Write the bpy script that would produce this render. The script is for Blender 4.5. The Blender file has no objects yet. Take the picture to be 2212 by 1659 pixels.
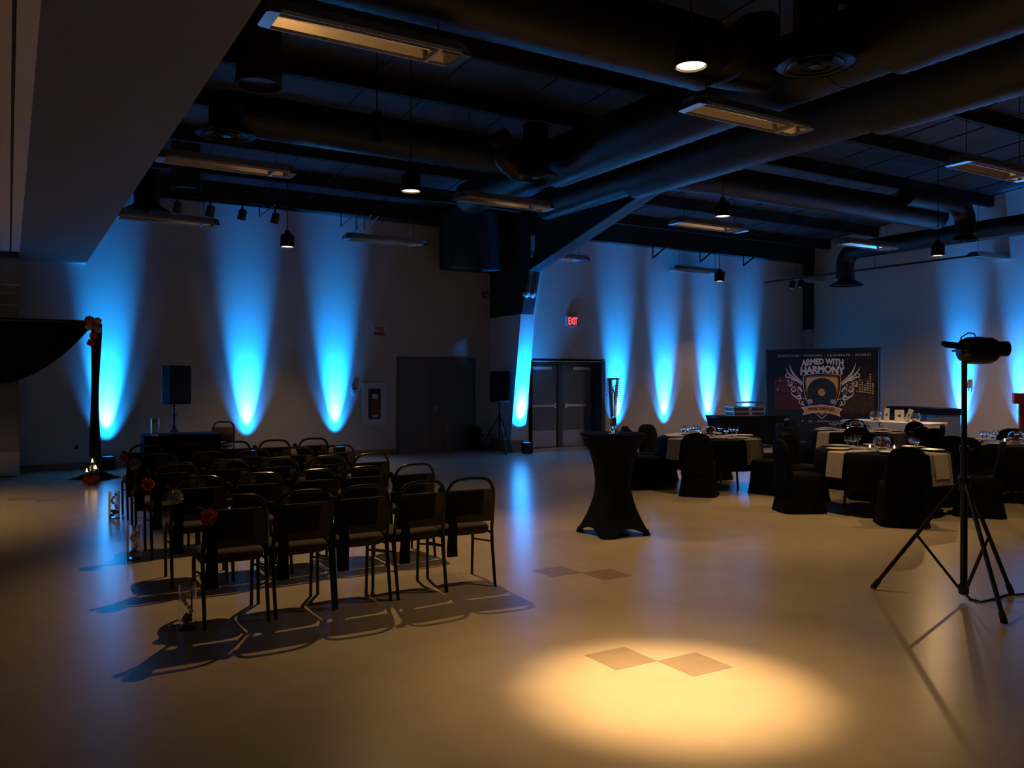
import bpy, math, random
from math import sin, cos, pi, radians, sqrt, atan2
from mathutils import Vector, Matrix
random.seed(7)
S = bpy.context.scene
COL = S.collection

# ------------------------------------------------------------------ camera
FPX, CXP, HOR, EYE, YAW = 1810.0, 1106.0, 820.0, 1.63, radians(31.0)
cam = bpy.data.objects.new('camera', bpy.data.cameras.new('camera'))
COL.objects.link(cam)
cam.data.sensor_width = 36.0
cam.data.lens = FPX / 2212 * 36.0
cam.data.clip_end = 200
cam.location = (0, 0, EYE)
cam.rotation_euler = (pi/2 - math.atan((829.5-HOR)/FPX), 0, -YAW)
S.camera = cam
# ------------------------------------------------------------------ world, exposure
W = bpy.data.worlds.new('world'); S.world = W; W.use_nodes = True
W.node_tree.nodes['Background'].inputs[0].default_value = (0.02, 0.022, 0.03, 1)
W.node_tree.nodes['Background'].inputs[1].default_value = 0.05
S.view_settings.view_transform = 'Standard'
S.view_settings.look = 'None'
S.view_settings.gamma = 1
S.view_settings.exposure = 0.0
S.view_settings.use_curve_mapping = False
BLUE = (0.004, 0.27, 1.0)
WARM = (1.0, 0.61, 0.25)
UP_NARROW, UP_WIDE, UP_HOT = 6000.0, 380.0, 330.0
POOL_W, PEND_W = 2300.0, 125.0

# ------------------------------------------------------------------ pixel -> place
FX, FY, RX, RY = sin(YAW), cos(YAW), cos(YAW), -sin(YAW)
def ray(px, py):
    k = (px-CXP)/FPX; e = (HOR-py)/FPX
    return Vector((FX+k*RX, FY+k*RY, e))
def at_z(px, py, z):
    d = ray(px, py); t = (z-EYE)/d.z
    return Vector((d.x*t, d.y*t, z))
def at_y(px, py, y):
    d = ray(px, py); t = y/d.y
    return Vector((d.x*t, y, EYE+d.z*t))
def at_x(px, py, x):
    d = ray(px, py); t = x/d.x
    return Vector((x, d.y*t, EYE+d.z*t))
def at_t(px, py, t):
    d = ray(px, py)
    return Vector((d.x*t, d.y*t, EYE+d.z*t))

# ------------------------------------------------------------------ materials
M = {}
def mat(name, col, rough=0.6, metal=0.0, var=0.0, scale=20.0, bump=0.0, bscale=None,
        emit=None, es=0.0, trans=0.0, ior=1.45, spec=0.5, alpha=1.0, wave=None, sheen=0.0):
    m = bpy.data.materials.new(name); m.use_nodes = True
    nt = m.node_tree; b = nt.nodes['Principled BSDF']
    b.inputs['Base Color'].default_value = (*col, 1)
    b.inputs['Roughness'].default_value = rough
    b.inputs['Metallic'].default_value = metal
    b.inputs['IOR'].default_value = ior
    b.inputs['Specular IOR Level'].default_value = spec
    b.inputs['Transmission Weight'].default_value = trans
    b.inputs['Alpha'].default_value = alpha
    if sheen: b.inputs['Sheen Weight'].default_value = sheen
    tc = nt.nodes.new('ShaderNodeTexCoord')
    if var > 0:
        n = nt.nodes.new('ShaderNodeTexNoise'); n.inputs['Scale'].default_value = scale
        n.inputs['Detail'].default_value = 5
        r = nt.nodes.new('ShaderNodeValToRGB')
        r.color_ramp.elements[0].position = 0.3; r.color_ramp.elements[1].position = 0.7
        r.color_ramp.elements[0].color = (*[c*(1-var) for c in col], 1)
        r.color_ramp.elements[1].color = (*[min(1, c*(1+var)) for c in col], 1)
        nt.links.new(tc.outputs['Object'], n.inputs['Vector'])
        nt.links.new(n.outputs['Fac'], r.inputs['Fac'])
        nt.links.new(r.outputs['Color'], b.inputs['Base Color'])
    if bump > 0:
        n2 = nt.nodes.new('ShaderNodeTexNoise'); n2.inputs['Scale'].default_value = bscale or scale*4
        n2.inputs['Detail'].default_value = 3
        bp = nt.nodes.new('ShaderNodeBump'); bp.inputs['Strength'].default_value = bump
        bp.inputs['Distance'].default_value = 0.01
        nt.links.new(tc.outputs['Object'], n2.inputs['Vector'])
        nt.links.new(n2.outputs['Fac'], bp.inputs['Height'])
        nt.links.new(bp.outputs['Normal'], b.inputs['Normal'])
    if emit:
        b.inputs['Emission Color'].default_value = (*emit, 1)
        b.inputs['Emission Strength'].default_value = es
    M[name] = m
    return m
mat('floor', (0.50, 0.425, 0.33), 0.235, var=0.05, scale=3.0, bump=0.02, bscale=35, spec=0.62)
mat('accent_tile', (0.30, 0.235, 0.175), 0.32, var=0.06, scale=6)
mat('wall', (0.55, 0.50, 0.45), 0.75, var=0.03, scale=1.3, bump=0.03, bscale=60)
mat('wall_upper', (0.52, 0.48, 0.45), 0.8, var=0.05, scale=0.8, bump=0.12, bscale=6)
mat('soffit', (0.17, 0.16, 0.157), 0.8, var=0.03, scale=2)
mat('baseboard', (0.26, 0.19, 0.13), 0.5, var=0.1, scale=5)
mat('white_trim', (0.72, 0.71, 0.74), 0.5, var=0.02, scale=5)
mat('track_slot', (0.06, 0.055, 0.05), 0.6)
mat('column_wrap', (0.62, 0.60, 0.57), 0.7, var=0.02, scale=4)
mat('deck', (0.055, 0.065, 0.08), 0.7, var=0.2, scale=2)
mat('purlin', (0.012, 0.012, 0.014), 0.7, var=0.2, scale=4)
mat('black_steel', (0.02, 0.021, 0.025), 0.55, var=0.2, scale=4)
mat('rafter_steel', (0.03, 0.04, 0.055), 0.5, var=0.15, scale=3)
mat('duct', (0.011, 0.0115, 0.0125), 0.42, var=0.2, scale=6, bump=0.1, bscale=30)
mat('door', (0.17, 0.16, 0.15), 0.5, var=0.04, scale=3)
mat('door_pale', (0.21, 0.215, 0.215), 0.5, var=0.04, scale=3)
mat('door_frame', (0.10, 0.10, 0.105), 0.5, var=0.05)
mat('recess', (0.06, 0.06, 0.065), 0.6, var=0.05)
mat('kick_plate', (0.42, 0.43, 0.45), 0.35, 0.8, var=0.05)
mat('closer', (0.75, 0.75, 0.75), 0.4, 0.3)
mat('steel', (0.62, 0.61, 0.60), 0.28, 1.0, var=0.05, scale=10)
mat('reflector', (0.80, 0.76, 0.70), 0.16, 1.0, var=0.04, scale=8)
mat('housing', (0.60, 0.59, 0.58), 0.45, 0.2, var=0.06, scale=8)
mat('housing_dark', (0.05, 0.05, 0.05), 0.6)
mat('partition', (0.40, 0.38, 0.35), 0.22, 0.75, var=0.06, scale=2)
mat('black_metal', (0.012, 0.012, 0.013), 0.32, 0.0, var=0.2, scale=20)
mat('chair_frame', (0.010, 0.009, 0.009), 0.28, 0.0, var=0.2, scale=20)
mat('chair_fabric', (0.060, 0.043, 0.030), 0.95, var=0.18, scale=60, bump=0.2, bscale=300)
mat('chair_back', (0.045, 0.034, 0.030), 0.95, var=0.18, scale=60, bump=0.2, bscale=300)
mat('tan_back', (0.20, 0.13, 0.09), 0.9, var=0.15, scale=60)
mat('sash', (0.004, 0.006, 0.014), 0.7, var=0.2, scale=10, spec=.15)
mat('black_cloth', (0.005, 0.0065, 0.010), 0.9, var=0.2, scale=12, bump=0.1, bscale=90, spec=.12)
mat('spandex', (0.005, 0.0065, 0.0095), 0.85, var=0.2, scale=10, spec=.1)
mat('drape', (0.006, 0.010, 0.018), 0.85, var=0.25, scale=8, spec=.2)
mat('white_spandex', (0.78, 0.76, 0.76), 0.7, var=0.02, scale=6)
mat('runner', (0.42, 0.38, 0.36), 0.9, var=0.08, scale=30, bump=0.1, bscale=200)
mat('lace', (0.24, 0.22, 0.22), 0.9, var=0.55, scale=45, bump=0.2, bscale=90)
mat('plate', (0.82, 0.80, 0.74), 0.25)
mat('glass', (1, 1, 1), 0.02, trans=1.0, ior=1.45)
mat('water', (0.9, 0.95, 1.0), 0.02, trans=1.0, ior=1.33)
mat('stone', (0.16, 0.15, 0.15), 0.7, var=0.4, scale=40)
mat('pearl', (0.7, 0.68, 0.66), 0.4, var=0.2, scale=40)
mat('coral', (0.95, 0.15, 0.09), 0.8, var=0.25, scale=30)
mat('chair_coral', (0.50, 0.065, 0.045), 0.85, var=0.25, scale=30)
mat('rose_red', (0.28, 0.012, 0.012), 0.7, var=0.25, scale=30)
mat('cream', (0.80, 0.66, 0.52), 0.8, var=0.12, scale=30)
mat('white_flower', (0.36, 0.36, 0.37), 0.85, var=0.15, scale=30)
mat('wax', (0.85, 0.8, 0.7), 0.5)
mat('flame', (1, 0.7, 0.35), 0.5, emit=(1, 0.62, 0.25), es=22)
mat('lens', (1, 0.9, 0.6), 0.4, emit=(1.0, 0.66, 0.30), es=9)
mat('lens_off', (0.55, 0.50, 0.45), 0.3)
mat('led', (0.1, 0.4, 0.9), 0.3, emit=(0.03, 0.4, 1.0), es=.6)
mat('exit_red', (0.10, 0.05, 0.055), 0.4)
mat('exit_glow', (0.9, 0.1, 0.1), 0.4, emit=(1.0, 0.055, 0.06), es=2.2)
mat('emergency_glass', (0.75, 0.8, 0.85), 0.15)
mat('sign_white', (0.62, 0.60, 0.60), 0.5)
mat('sign_red', (0.42, 0.03, 0.03), 0.5)
mat('red_plastic', (0.30, 0.02, 0.02), 0.4)
mat('cabinet_white', (0.66, 0.65, 0.66), 0.45)
mat('cabinet_glass', (0.05, 0.06, 0.07), 0.08)
mat('banner', (0.010, 0.010, 0.014), 0.8, var=0.3, scale=6)
mat('print_wood', (0.045, 0.03, 0.018), 0.8, var=0.5, scale=14)
mat('print_white', (0.80, 0.78, 0.78), 0.8)
mat('print_grey', (0.40, 0.39, 0.41), 0.8)
mat('print_orange', (0.70, 0.33, 0.09), 0.8, var=0.1, scale=10)
mat('print_gold', (0.72, 0.45, 0.14), 0.8, var=0.12, scale=8)
mat('print_brown', (0.26, 0.085, 0.035), 0.8, var=0.15, scale=10)
mat('print_black', (0.012, 0.012, 0.014), 0.7)
mat('print_vinyl', (0.022, 0.022, 0.026), 0.6, var=0.4, scale=14)
mat('print_red', (0.30, 0.035, 0.03), 0.8)
mat('print_darkred', (0.10, 0.012, 0.014), 0.8)
mat('print_yellow', (0.62, 0.46, 0.16), 0.8)
mat('case_panel', (0.012, 0.014, 0.02), 0.5)
mat('case_edge', (0.62, 0.62, 0.65), 0.3, 0.9)
mat('speaker_black', (0.012, 0.014, 0.02), 0.7, var=0.2, scale=30, bump=0.2, bscale=200, spec=.2)
mat('card', (0.75, 0.74, 0.74), 0.7)
mat('kraft', (0.5, 0.3, 0.12), 0.8)
mat('lectern_red', (0.20, 0.03, 0.025), 0.7, var=0.1, scale=10)
mat('gold_ribbon', (0.30, 0.20, 0.10), 0.6)
mat('outlet', (0.6, 0.58, 0.55), 0.4)
mat('rubber', (0.01, 0.01, 0.01), 0.7)
mat('pewter_box', (0.10, 0.13, 0.17), 0.5)

# ------------------------------------------------------------------ mesh builder
class MB:
    def __init__(s): s.v = []; s.f = []
    def box(s, x0, x1, y0, y1, z0, z1, T=None):
        b = len(s.v)
        P = [(x0,y0,z0),(x1,y0,z0),(x1,y1,z0),(x0,y1,z0),(x0,y0,z1),(x1,y0,z1),(x1,y1,z1),(x0,y1,z1)]
        s.v += [tuple(T @ Vector(p)) if T else p for p in P]
        s.f += [tuple(b+i for i in q) for q in ((0,3,2,1),(4,5,6,7),(0,1,5,4),(1,2,6,5),(2,3,7,6),(3,0,4,7))]
        return s
    def loft(s, rings, cap0=True, cap1=True, closed=True):
        b = len(s.v); n = len(rings[0])
        for r in rings: s.v += [tuple(p) for p in r]
        for i in range(len(rings)-1):
            for j in range(n if closed else n-1):
                k = (j+1) % n
                s.f.append((b+i*n+j, b+i*n+k, b+(i+1)*n+k, b+(i+1)*n+j))
        if cap0: s.f.append(tuple(b+j for j in reversed(range(n))))
        if cap1: s.f.append(tuple(b+(len(rings)-1)*n+j for j in range(n)))
        return s
    def lathe(s, prof, n=24, c=(0,0,0), cap0=True, cap1=True, T=None):
        rings = []
        for r, z in prof:
            ring = [Vector((c[0]+r*cos(2*pi*j/n), c[1]+r*sin(2*pi*j/n), c[2]+z)) for j in range(n)]
            if T: ring = [T @ p for p in ring]
            rings.append(ring)
        return s.loft(rings, cap0, cap1)
    def tube(s, pts, r, n=10, caps=True):
        pts = [Vector(p) for p in pts]
        rr = r if isinstance(r, (list, tuple)) else [r]*len(pts)
        up = None; rings = []
        for i, p in enumerate(pts):
            a = pts[max(0, i-1)]; b = pts[min(len(pts)-1, i+1)]
            d = (b-a).normalized()
            if up is None:
                up = Vector((0,0,1)) if abs(d.z) < 0.9 else Vector((1,0,0))
            u = d.cross(up)
            if u.length < 1e-5: u = d.cross(Vector((0,1,0)))
            u.normalize(); w = u.cross(d).normalized(); up = w
            rings.append([p + (u*cos(2*pi*j/n)+w*sin(2*pi*j/n))*rr[i] for j in range(n)])
        return s.loft(rings, caps, caps)
    def poly(s, pts):
        b = len(s.v); s.v += [tuple(p) for p in pts]; s.f.append(tuple(range(b, b+len(pts)))); return s
    def ball(s, c, r, n=12, m=8, jit=0.0, sc=(1,1,1)):
        rings = []
        for i in range(1, m):
            a = pi*i/m
            rings.append([Vector((c[0]+sc[0]*r*sin(a)*cos(2*pi*j/n)*(1+jit*random.uniform(-1,1)),
                                  c[1]+sc[1]*r*sin(a)*sin(2*pi*j/n)*(1+jit*random.uniform(-1,1)),
                                  c[2]-sc[2]*r*cos(a)*(1+jit*random.uniform(-1,1)))) for j in range(n)])
        return s.loft(rings)
    def pom(s, c, r, k=70):
        # a ruffled flower head: many small leaning petals
        s.ball(c, r*0.72, 10, 7)
        for i in range(k):
            z = 1-2*(i+.5)/k; a = i*2.39996
            d = Vector((sqrt(1-z*z)*cos(a), sqrt(1-z*z)*sin(a), z))
            u = d.orthogonal().normalized(); w = d.cross(u)
            q = random.uniform(0, pi); u, w = u*cos(q)+w*sin(q), w*cos(q)-u*sin(q)
            C = Vector(c); e = r*random.uniform(.9, 1.08); h = r*0.24
            b = len(s.v)
            s.v += [tuple(C+d*r*.6+u*h*.6), tuple(C+d*r*.6-u*h*.6), tuple(C+d*e-u*h+w*h*.5), tuple(C+d*e*1.04+w*h*.8), tuple(C+d*e+u*h+w*h*.5)]
            s.f.append((b, b+1, b+2, b+3, b+4))
        return s
    def mesh(s, name, m, smooth=True, angle=35):
        me = bpy.data.meshes.new(name); me.from_pydata(s.v, [], s.f); me.update()
        me.materials.append(M[m] if isinstance(m, str) else m)
        if smooth:
            me.polygons.foreach_set('use_smooth', [True]*len(me.polygons))
            me.set_sharp_from_angle(angle=radians(angle))
        return me
    def build(s, name, m, parent=None, smooth=True, angle=35, bevel=0.0):
        o = bpy.data.objects.new(name, s.mesh(name, m, smooth, angle))
        COL.objects.link(o)
        if parent: o.parent = parent
        if bevel:
            bv = o.modifiers.new('bevel', 'BEVEL'); bv.width = bevel; bv.segments = 2; bv.limit_method = 'ANGLE'
        return o
def tag(o, label=None, cat=None, group=None, kind=None):
    if label: o['label'] = label
    if cat: o['category'] = cat
    if group: o['group'] = group
    if kind: o['kind'] = kind
    return o
def thing(name, loc=(0,0,0), rz=0.0, label=None, cat=None, group=None, kind=None):
    o = bpy.data.objects.new(name, None); COL.objects.link(o)
    o.location = loc; o.rotation_euler = (0, 0, rz); o.empty_display_size = 0.1
    return tag(o, label, cat, group, kind)
def copy_tree(o, parent=None):
    c = o.copy(); COL.objects.link(c)
    if parent: c.parent = parent
    for ch in list(o.children): copy_tree(ch, c)
    return c
def spot(name, parent, loc, direction, watts, col, size, blend, radius):
    L = bpy.data.lights.new(name, 'SPOT'); L.energy = watts; L.color = col
    L.spot_size = radians(size); L.spot_blend = blend; L.shadow_soft_size = radius
    o = bpy.data.objects.new(name, L); COL.objects.link(o); o.parent = parent
    o.location = loc; o.rotation_euler = Vector(direction).to_track_quat('-Z', 'Y').to_euler()
    return o
def text_mesh(txt, size, bold=0.0, shear=0.0, spacing=1.0, width=None, height=None):
    cu = bpy.data.curves.new('t', 'FONT'); cu.body = txt; cu.size = size
    cu.align_x = 'CENTER'; cu.align_y = 'CENTER'; cu.offset = bold; cu.shear = shear
    cu.space_character = spacing; cu.resolution_u = 3
    ob = bpy.data.objects.new('t', cu); COL.objects.link(ob)
    bpy.context.view_layer.update()
    me = bpy.data.meshes.new_from_object(ob.evaluated_get(bpy.context.evaluated_depsgraph_get()))
    bpy.data.objects.remove(ob); bpy.data.curves.remove(cu)
    xs = [v.co.x for v in me.vertices]; ys = [v.co.y for v in me.vertices]
    cx, cy = (min(xs)+max(xs))/2, (min(ys)+max(ys))/2
    sx = width/(max(xs)-min(xs)) if width else 1; sy = height/(max(ys)-min(ys)) if height else sx
    for v in me.vertices: v.co = Vector(((v.co.x-cx)*sx, (v.co.y-cy)*sy, 0))
    return me
def put_text(name, txt, m, parent, cx, cz, y, width, height, bold=0.0, shear=0.0, spacing=1.0, arch=0.0, grow=0.0, fat=0.0):
    """lettering in the local x/z plane, facing local -y"""
    me = text_mesh(txt, 1.0, bold, shear, spacing, width, height)
    for v in me.vertices:
        u = v.co.x/(width/2)
        z = v.co.y*(1+grow*abs(u)) + arch*(1-u*u) - arch*0.5
        v.co = Vector((cx+v.co.x, y, cz+z))
    if fat:                                          # heavier strokes: overlaid copies a hair apart
        V0 = [v.co.copy() for v in me.vertices]; F0 = [tuple(p.vertices) for p in me.polygons]; vs = []; fs = []
        for q in range(9):
            dx, dz = (0, 0) if q == 8 else (fat*cos(q*pi/4), fat*sin(q*pi/4))
            fs += [tuple(i+len(vs) for i in f) for f in F0]; vs += [(v.x+dx, v.y-.00008*q, v.z+dz) for v in V0]
        me = bpy.data.meshes.new(name); me.from_pydata(vs, [], fs); me.update()
    me.materials.clear(); me.materials.append(M[m]); me.name = name
    o = bpy.data.objects.new(name, me); COL.objects.link(o); o.parent = parent
    return o

# ------------------------------------------------------------------ the room
WY, WY2, WX = 17.0, 16.2, 19.6          # back wall, its forward right half, right wall
CX0, CX1 = 9.60, 9.97                    # steel frame column
def roof(y): return 5.38 + (WY-y)/12.0
XL, YF = -8.0, -4.0
fl = MB().box(XL, WX, YF, WY+0.3, -0.1, 0.0).build('floor', 'floor', smooth=False)
tag(fl, 'beige polished vinyl floor of the hall', 'floor', kind='structure')
def accent(cx, cy):
    s = 0.30
    for (a, b) in ((-s, 0), (0, -s)):
        MB().box(cx+a, cx+a+s, cy+b, cy+b+s, -0.005, 0.0012).build('accent_tile', 'accent_tile', fl, smooth=False)
for px, py in ((1420, 1429), (1257, 1238), (72, 1079)):
    p = at_z(px, py, 0); accent(p.x, p.y)
accent(1.30, 1.62)
# back wall, lower and set-back upper half
ZS = 3.80
MB().box(XL, CX0, WY, WY+0.2, 0, ZS).build('wall_back', 'wall', smooth=False)
w = bpy.data.objects['wall_back']; tag(w, 'long beige wall behind the ceremony chairs, washed by blue lights', 'wall', kind='structure')
MB().box(XL, CX0, WY+0.0003, WY+0.2, ZS, 5.6).build('upper_lining', 'wall_upper', w, smooth=False)
# forward right half with the door recess
DX0, DX1 = at_y(1150, 900, WY2).x, at_y(1300, 900, WY2).x
DZ = at_y(1300, 781, WY2).z
wf = MB().box(DX1, WX, WY2, WY2+0.2, 0, ZS).box(CX1, DX0, WY2, WY2+0.2, 0, ZS).box(DX0, DX1, WY2, WY2+0.2, DZ, ZS).build('wall_far', 'wall', smooth=False)
tag(wf, 'far beige wall between the lit column and the room corner', 'wall', kind='structure')
MB().box(CX1, WX, WY2+0.0003, WY2+0.2, ZS, 5.7).build('upper_lining', 'wall_upper', wf, smooth=False)
MB().box(CX0, CX1, WY, WY+0.2, 0, 5.6).build('column_backing', 'wall', wf, smooth=False)
DY = WY2+0.42
MB().box(DX1-0.012, DX1+0.1, WY2-0.01, DY+0.1, 0, DZ).build('recess_side', 'recess', wf, smooth=False)
MB().box(DX0-0.1, DX0, WY2+0.0, DY+0.1, 0, DZ).box(DX0, DX1, WY2, DY+0.1, DZ-0.012, DZ+0.05).build('recess_head', 'wall', wf, smooth=False)
wr = MB().box(WX, WX+0.2, YF, WY2+0.2, 0, 8).build('wall_right', 'wall', smooth=False)
tag(wr, 'right-hand beige wall beyond the banquet tables', 'wall', kind='structure')
wl = MB().box(XL-0.2, XL, YF, WY+0.2, 0, 8).build('wall_left', 'wall', smooth=False)
tag(wl, 'beige side wall of the adjoining room at far left', 'wall', kind='structure')
wn = MB().box(XL, WX, YF-0.2, YF, 0, 8).build('wall_front', 'wall', smooth=False)
tag(wn, 'beige wall behind the camera', 'wall', kind='structure')
b = MB().box(XL, CX0, WY-0.02, WY, 0, 0.12).build('baseboard_back', 'baseboard', smooth=False)
tag(b, 'brown baseboard along the back wall', 'baseboard', kind='structure')
b = MB().box(DX1, WX, WY2-0.02, WY2, 0, 0.12).build('baseboard_far', 'baseboard', smooth=False)
tag(b, 'brown baseboard along the far wall', 'baseboard', kind='structure')
b = MB().box(WX-0.02, WX, YF, WY2-0.02, 0, 0.12).build('baseboard_right', 'baseboard', smooth=False)
tag(b, 'brown baseboard along the right wall', 'baseboard', kind='structure')
# roof deck with purlins
def rb(m, x0, x1, ya, yb, dz0, dz1):
    q = [(x, y, roof(y)+dz) for dz in (dz0, dz1) for (x, y) in ((x0, ya), (x1, ya), (x1, yb), (x0, yb))]
    bb = len(m.v); m.v += q
    m.f += [tuple(bb+i for i in r) for r in ((0,3,2,1),(4,5,6,7),(0,1,5,4),(1,2,6,5),(2,3,7,6),(3,0,4,7))]
dk = MB(); rb(dk, XL, WX, YF, WY+0.2, 0, 0.1)
ce = dk.build('ceiling', 'deck', smooth=False)
tag(ce, 'dark sloping metal roof deck with black purlins', 'ceiling', kind='structure')
for i in range(13):
    y = 15.45 - 1.5*i
    m = MB(); rb(m, XL, WX, y-0.035, y+0.035, -0.24, 0)
    rb(m, XL, WX, y-0.035, y+0.06, -0.25, -0.235)
    m.build('purlin', 'purlin', ce, smooth=False)
for i in range(17):
    x = 0.6 + 1.15*i + (0.25 if i % 2 else 0)
    m = MB(); m.tube([(x, -3, roof(-3)-0.14), (x, 16.9, roof(16.9)-0.14)], 0.012, 6)
    m.build('sag_rod', 'purlin', ce)
eb = MB().box(XL, CX0, 16.62, WY+0.02, 5.06, 5.5).build('eave_beam', 'purlin', smooth=False)
tag(eb, 'black eave beam along the top of the back wall', 'beam', kind='structure')
eb = MB().box(CX1, WX, 15.95, WY2+0.03, 4.92, 5.55).build('eave_beam', 'purlin', smooth=False)
tag(eb, 'black eave beam along the top of the far wall', 'beam', kind='structure')
# steel portal frame: tapered column wrapped in white board, tapered rafter
fr = thing('steel_frame', (CX0, WY, 0), label='black tapered steel frame with blue-lit column wrap by the double doors', cat='steel frame', kind='structure')
def prism_x(x0, x1, yz, T=(0,0,0)):
    m = MB(); n = len(yz)
    a = [(x0-T[0], y-T[1], z-T[2]) for y, z in yz]; c = [(x1-T[0], y-T[1], z-T[2]) for y, z in yz]
    m.loft([a, c]); return m
FT = (CX0, WY, 0)
ZW = 3.06
yb_, yt_ = 16.08, 15.60
def ycol(z): return yb_ + (yt_-yb_)*z/ZW
prism_x(CX0, CX1, [(ycol(.27), .27), (ycol(ZW), ZW), (WY-.0, ZW), (WY-.0, .27)], FT).build('column_wrap', 'column_wrap', fr, smooth=False)
prism_x(CX0+.02, CX1-.02, [(ycol(0)+.02, 0), (ycol(.27)+.02, .27), (WY, .27), (WY, 0)], FT).build('column_foot', 'baseboard', fr, smooth=False)
prism_x(CX0+.02, CX0+.06, [(ycol(ZW)+.05, ZW), (15.30, 3.98), (15.30, 5.5), (WY, 5.38), (WY, ZW)], FT).build('web', 'black_steel', fr, smooth=False)
prism_x(CX0+.02, CX1-.05, [(ycol(ZW)+.0, ZW), (15.32, 3.98), (15.36, 3.98), (ycol(ZW)+.06, ZW)], FT).build('column_flange', 'rafter_steel', fr, smooth=False)
knee = [(15.30, 3.98), (10.6, 5.14), (3.0, 6.0), (-3.9, 6.55)]
prism_x(CX0+.16, CX0+.20, knee + [(-3.9, 7.1), (15.30, 5.5)], FT).build('rafter_web', 'black_steel', fr, smooth=False)
prism_x(CX0+.02, CX1-.03, knee + [(y, z+.03) for y, z in reversed(knee)], FT).build('rafter_flange', 'rafter_steel', fr, smooth=False)
cw = MB().box(WX-.18, WX, WY2-.2, WY2, 0, 3.05).build('trim_2', 'column_wrap', smooth=False)
tag(cw, 'pale boxed casing below the black corner post', 'trim', kind='structure')
cp = MB().box(WX-.2, WX, WY2-.22, WY2, 3.05, 5.2).build('corner_post', 'black_steel', smooth=False)
tag(cp, 'black steel post in the far right corner', 'post', kind='structure')
# air handling box on the wall left of the column
ah = MB().box(8.12, 9.58, 16.02, 16.618, 4.04, 5.30)
ah = ah.build('air_handler', 'black_steel', smooth=False, bevel=0.01)
tag(ah, 'large black air handling box high on wall left of the lit column', 'air handler')

# soffit, track, folded partition at left
SZ = 3.72
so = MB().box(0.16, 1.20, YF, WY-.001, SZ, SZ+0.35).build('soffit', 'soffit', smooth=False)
tag(so, 'wide plain lowered soffit crossing the upper left', 'soffit', kind='structure')
tr = thing('trim_1', (0, 5, SZ), label='white partition track with dark slot along the soffit edge', cat='trim', kind='structure')
y0, y1 = YF-5, 15.7-5
MB().box(0.045, 0.158, y0, y1, -.03, .3).build('track_flange', 'white_trim', tr, smooth=False)
MB().box(0.022, 0.045, y0, y1, -.005, .3).build('slot', 'track_slot', tr, smooth=False)
MB().box(-.12, 0.022, y0, y1, -.03, .3).build('track_flange', 'white_trim', tr, smooth=False)
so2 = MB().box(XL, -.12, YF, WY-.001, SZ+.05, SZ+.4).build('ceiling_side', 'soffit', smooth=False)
tag(so2, 'plain flat ceiling of the adjoining room at far left', 'ceiling', kind='structure')
pp = at_z(42, 1030, 0)
pa = thing('folding_partition', (pp.x-.65, pp.y, 0), label='stack of folded grey metal partition panels at the far left edge', cat='partition')
for i in range(4):
    p_ = MB().box(-.6, .65, .02+i*.12, .12+i*.12, .015, SZ-.04).build('panel', 'partition', pa, smooth=False, bevel=0.008)
    if i == 0:
        for z in (2.86, 3.06, 3.2):
            MB().box(-.6, .648, -.006, .02, z, z+.025).build('reveal_strip', 'steel', p_, smooth=False)
        MB().box(-.6, .649, -.002, .02, .02, .42).build('sweep', 'steel', p_, smooth=False)

# ------------------------------------------------------------------ doors
def door_1():
    x0, x1 = at_y(857, 900, WY).x, at_y(1026, 900, WY).x
    z1 = at_y(857, 771, WY).z
    d = thing('door_1', ((x0+x1)/2, WY, 0), label='flush grey-brown double door in the back wall', cat='door', kind='structure')
    h = (x1-x0)/2
    MB().box(-h, -h+.05, -.03, 0, 0, z1).box(h-.05, h, -.03, 0, 0, z1).box(-h+.05, h-.05, -.03, 0, z1-.05, z1).build('frame', 'door_frame', d, smooth=False)
    MB().box(-h+.055, -.072-.1, -.022, -.002, .01, z1-.055).build('leaf', 'door', d, smooth=False)
    lf = MB().box(-.166, h-.055, -.022, -.002, .01, z1-.055).build('leaf', 'door', d, smooth=False)
    MB().box(-.08, -.05, -.04, -.022, .95, 1.05).tube([(-.065, -.05, 1.0), (.06, -.06, 1.0)], .011, 8).build('handle', 'steel', lf)
door_1()
def door_2():
    x0, x1 = DX0+.01, DX1-.02
    mid = at_y(1208, 900, DY).x
    z1 = DZ-.03
    d = thing('door_2', ((x0+x1)/2, DY, 0), label='recessed exit double door with push bars under the exit sign', cat='door', kind='structure')
    cx = (x0+x1)/2; xr = at_y(1272, 900, DY).x+.1
    def bx(a, b, ya, yb, za, zb): return MB().box(a-cx, b-cx, ya, yb, za, zb)
    bx(mid-.06, mid+.06, -.04, .1, 0, z1-.06).build('mullion', 'door_frame', d, smooth=False)
    m = bx(x0, xr, -.03, .1, z1-.06, z1); m.build('head', 'door_frame', d, smooth=False)
    MB().box(x0-cx, x1-cx, .06, .1, 0, z1).build('backing', 'door_frame', d, smooth=False)
    for a, b in ((x0, mid-.065), (mid+.065, xr)):
        l = bx(a, b, 0, .05, .02, z1-.065).build('leaf', 'door_pale', d, smooth=False)
        bx(a+.05, b-.03, -.006, 0, .04, .42).build('kick_plate', 'kick_plate', l, smooth=False)
        bx(a+.06, b-.05, -.055, -.01, .98, 1.04).box(a+.06-cx, a+.14-cx, -.05, 0, .95, 1.07).box(b-.13-cx, b-.05-cx, -.05, 0, .95, 1.07).build('push_bar', 'steel', l, smooth=False)
        bx(b-.62 if a > mid else b-.75, b-.12 if a > mid else b-.2, -.07, 0, z1-.17, z1-.10).build('door_closer', 'closer', l, smooth=False)
    bx(x0, x1, -.1, .1, 0, .012).build('threshold', 'steel', d, smooth=False)
door_2()

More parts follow.
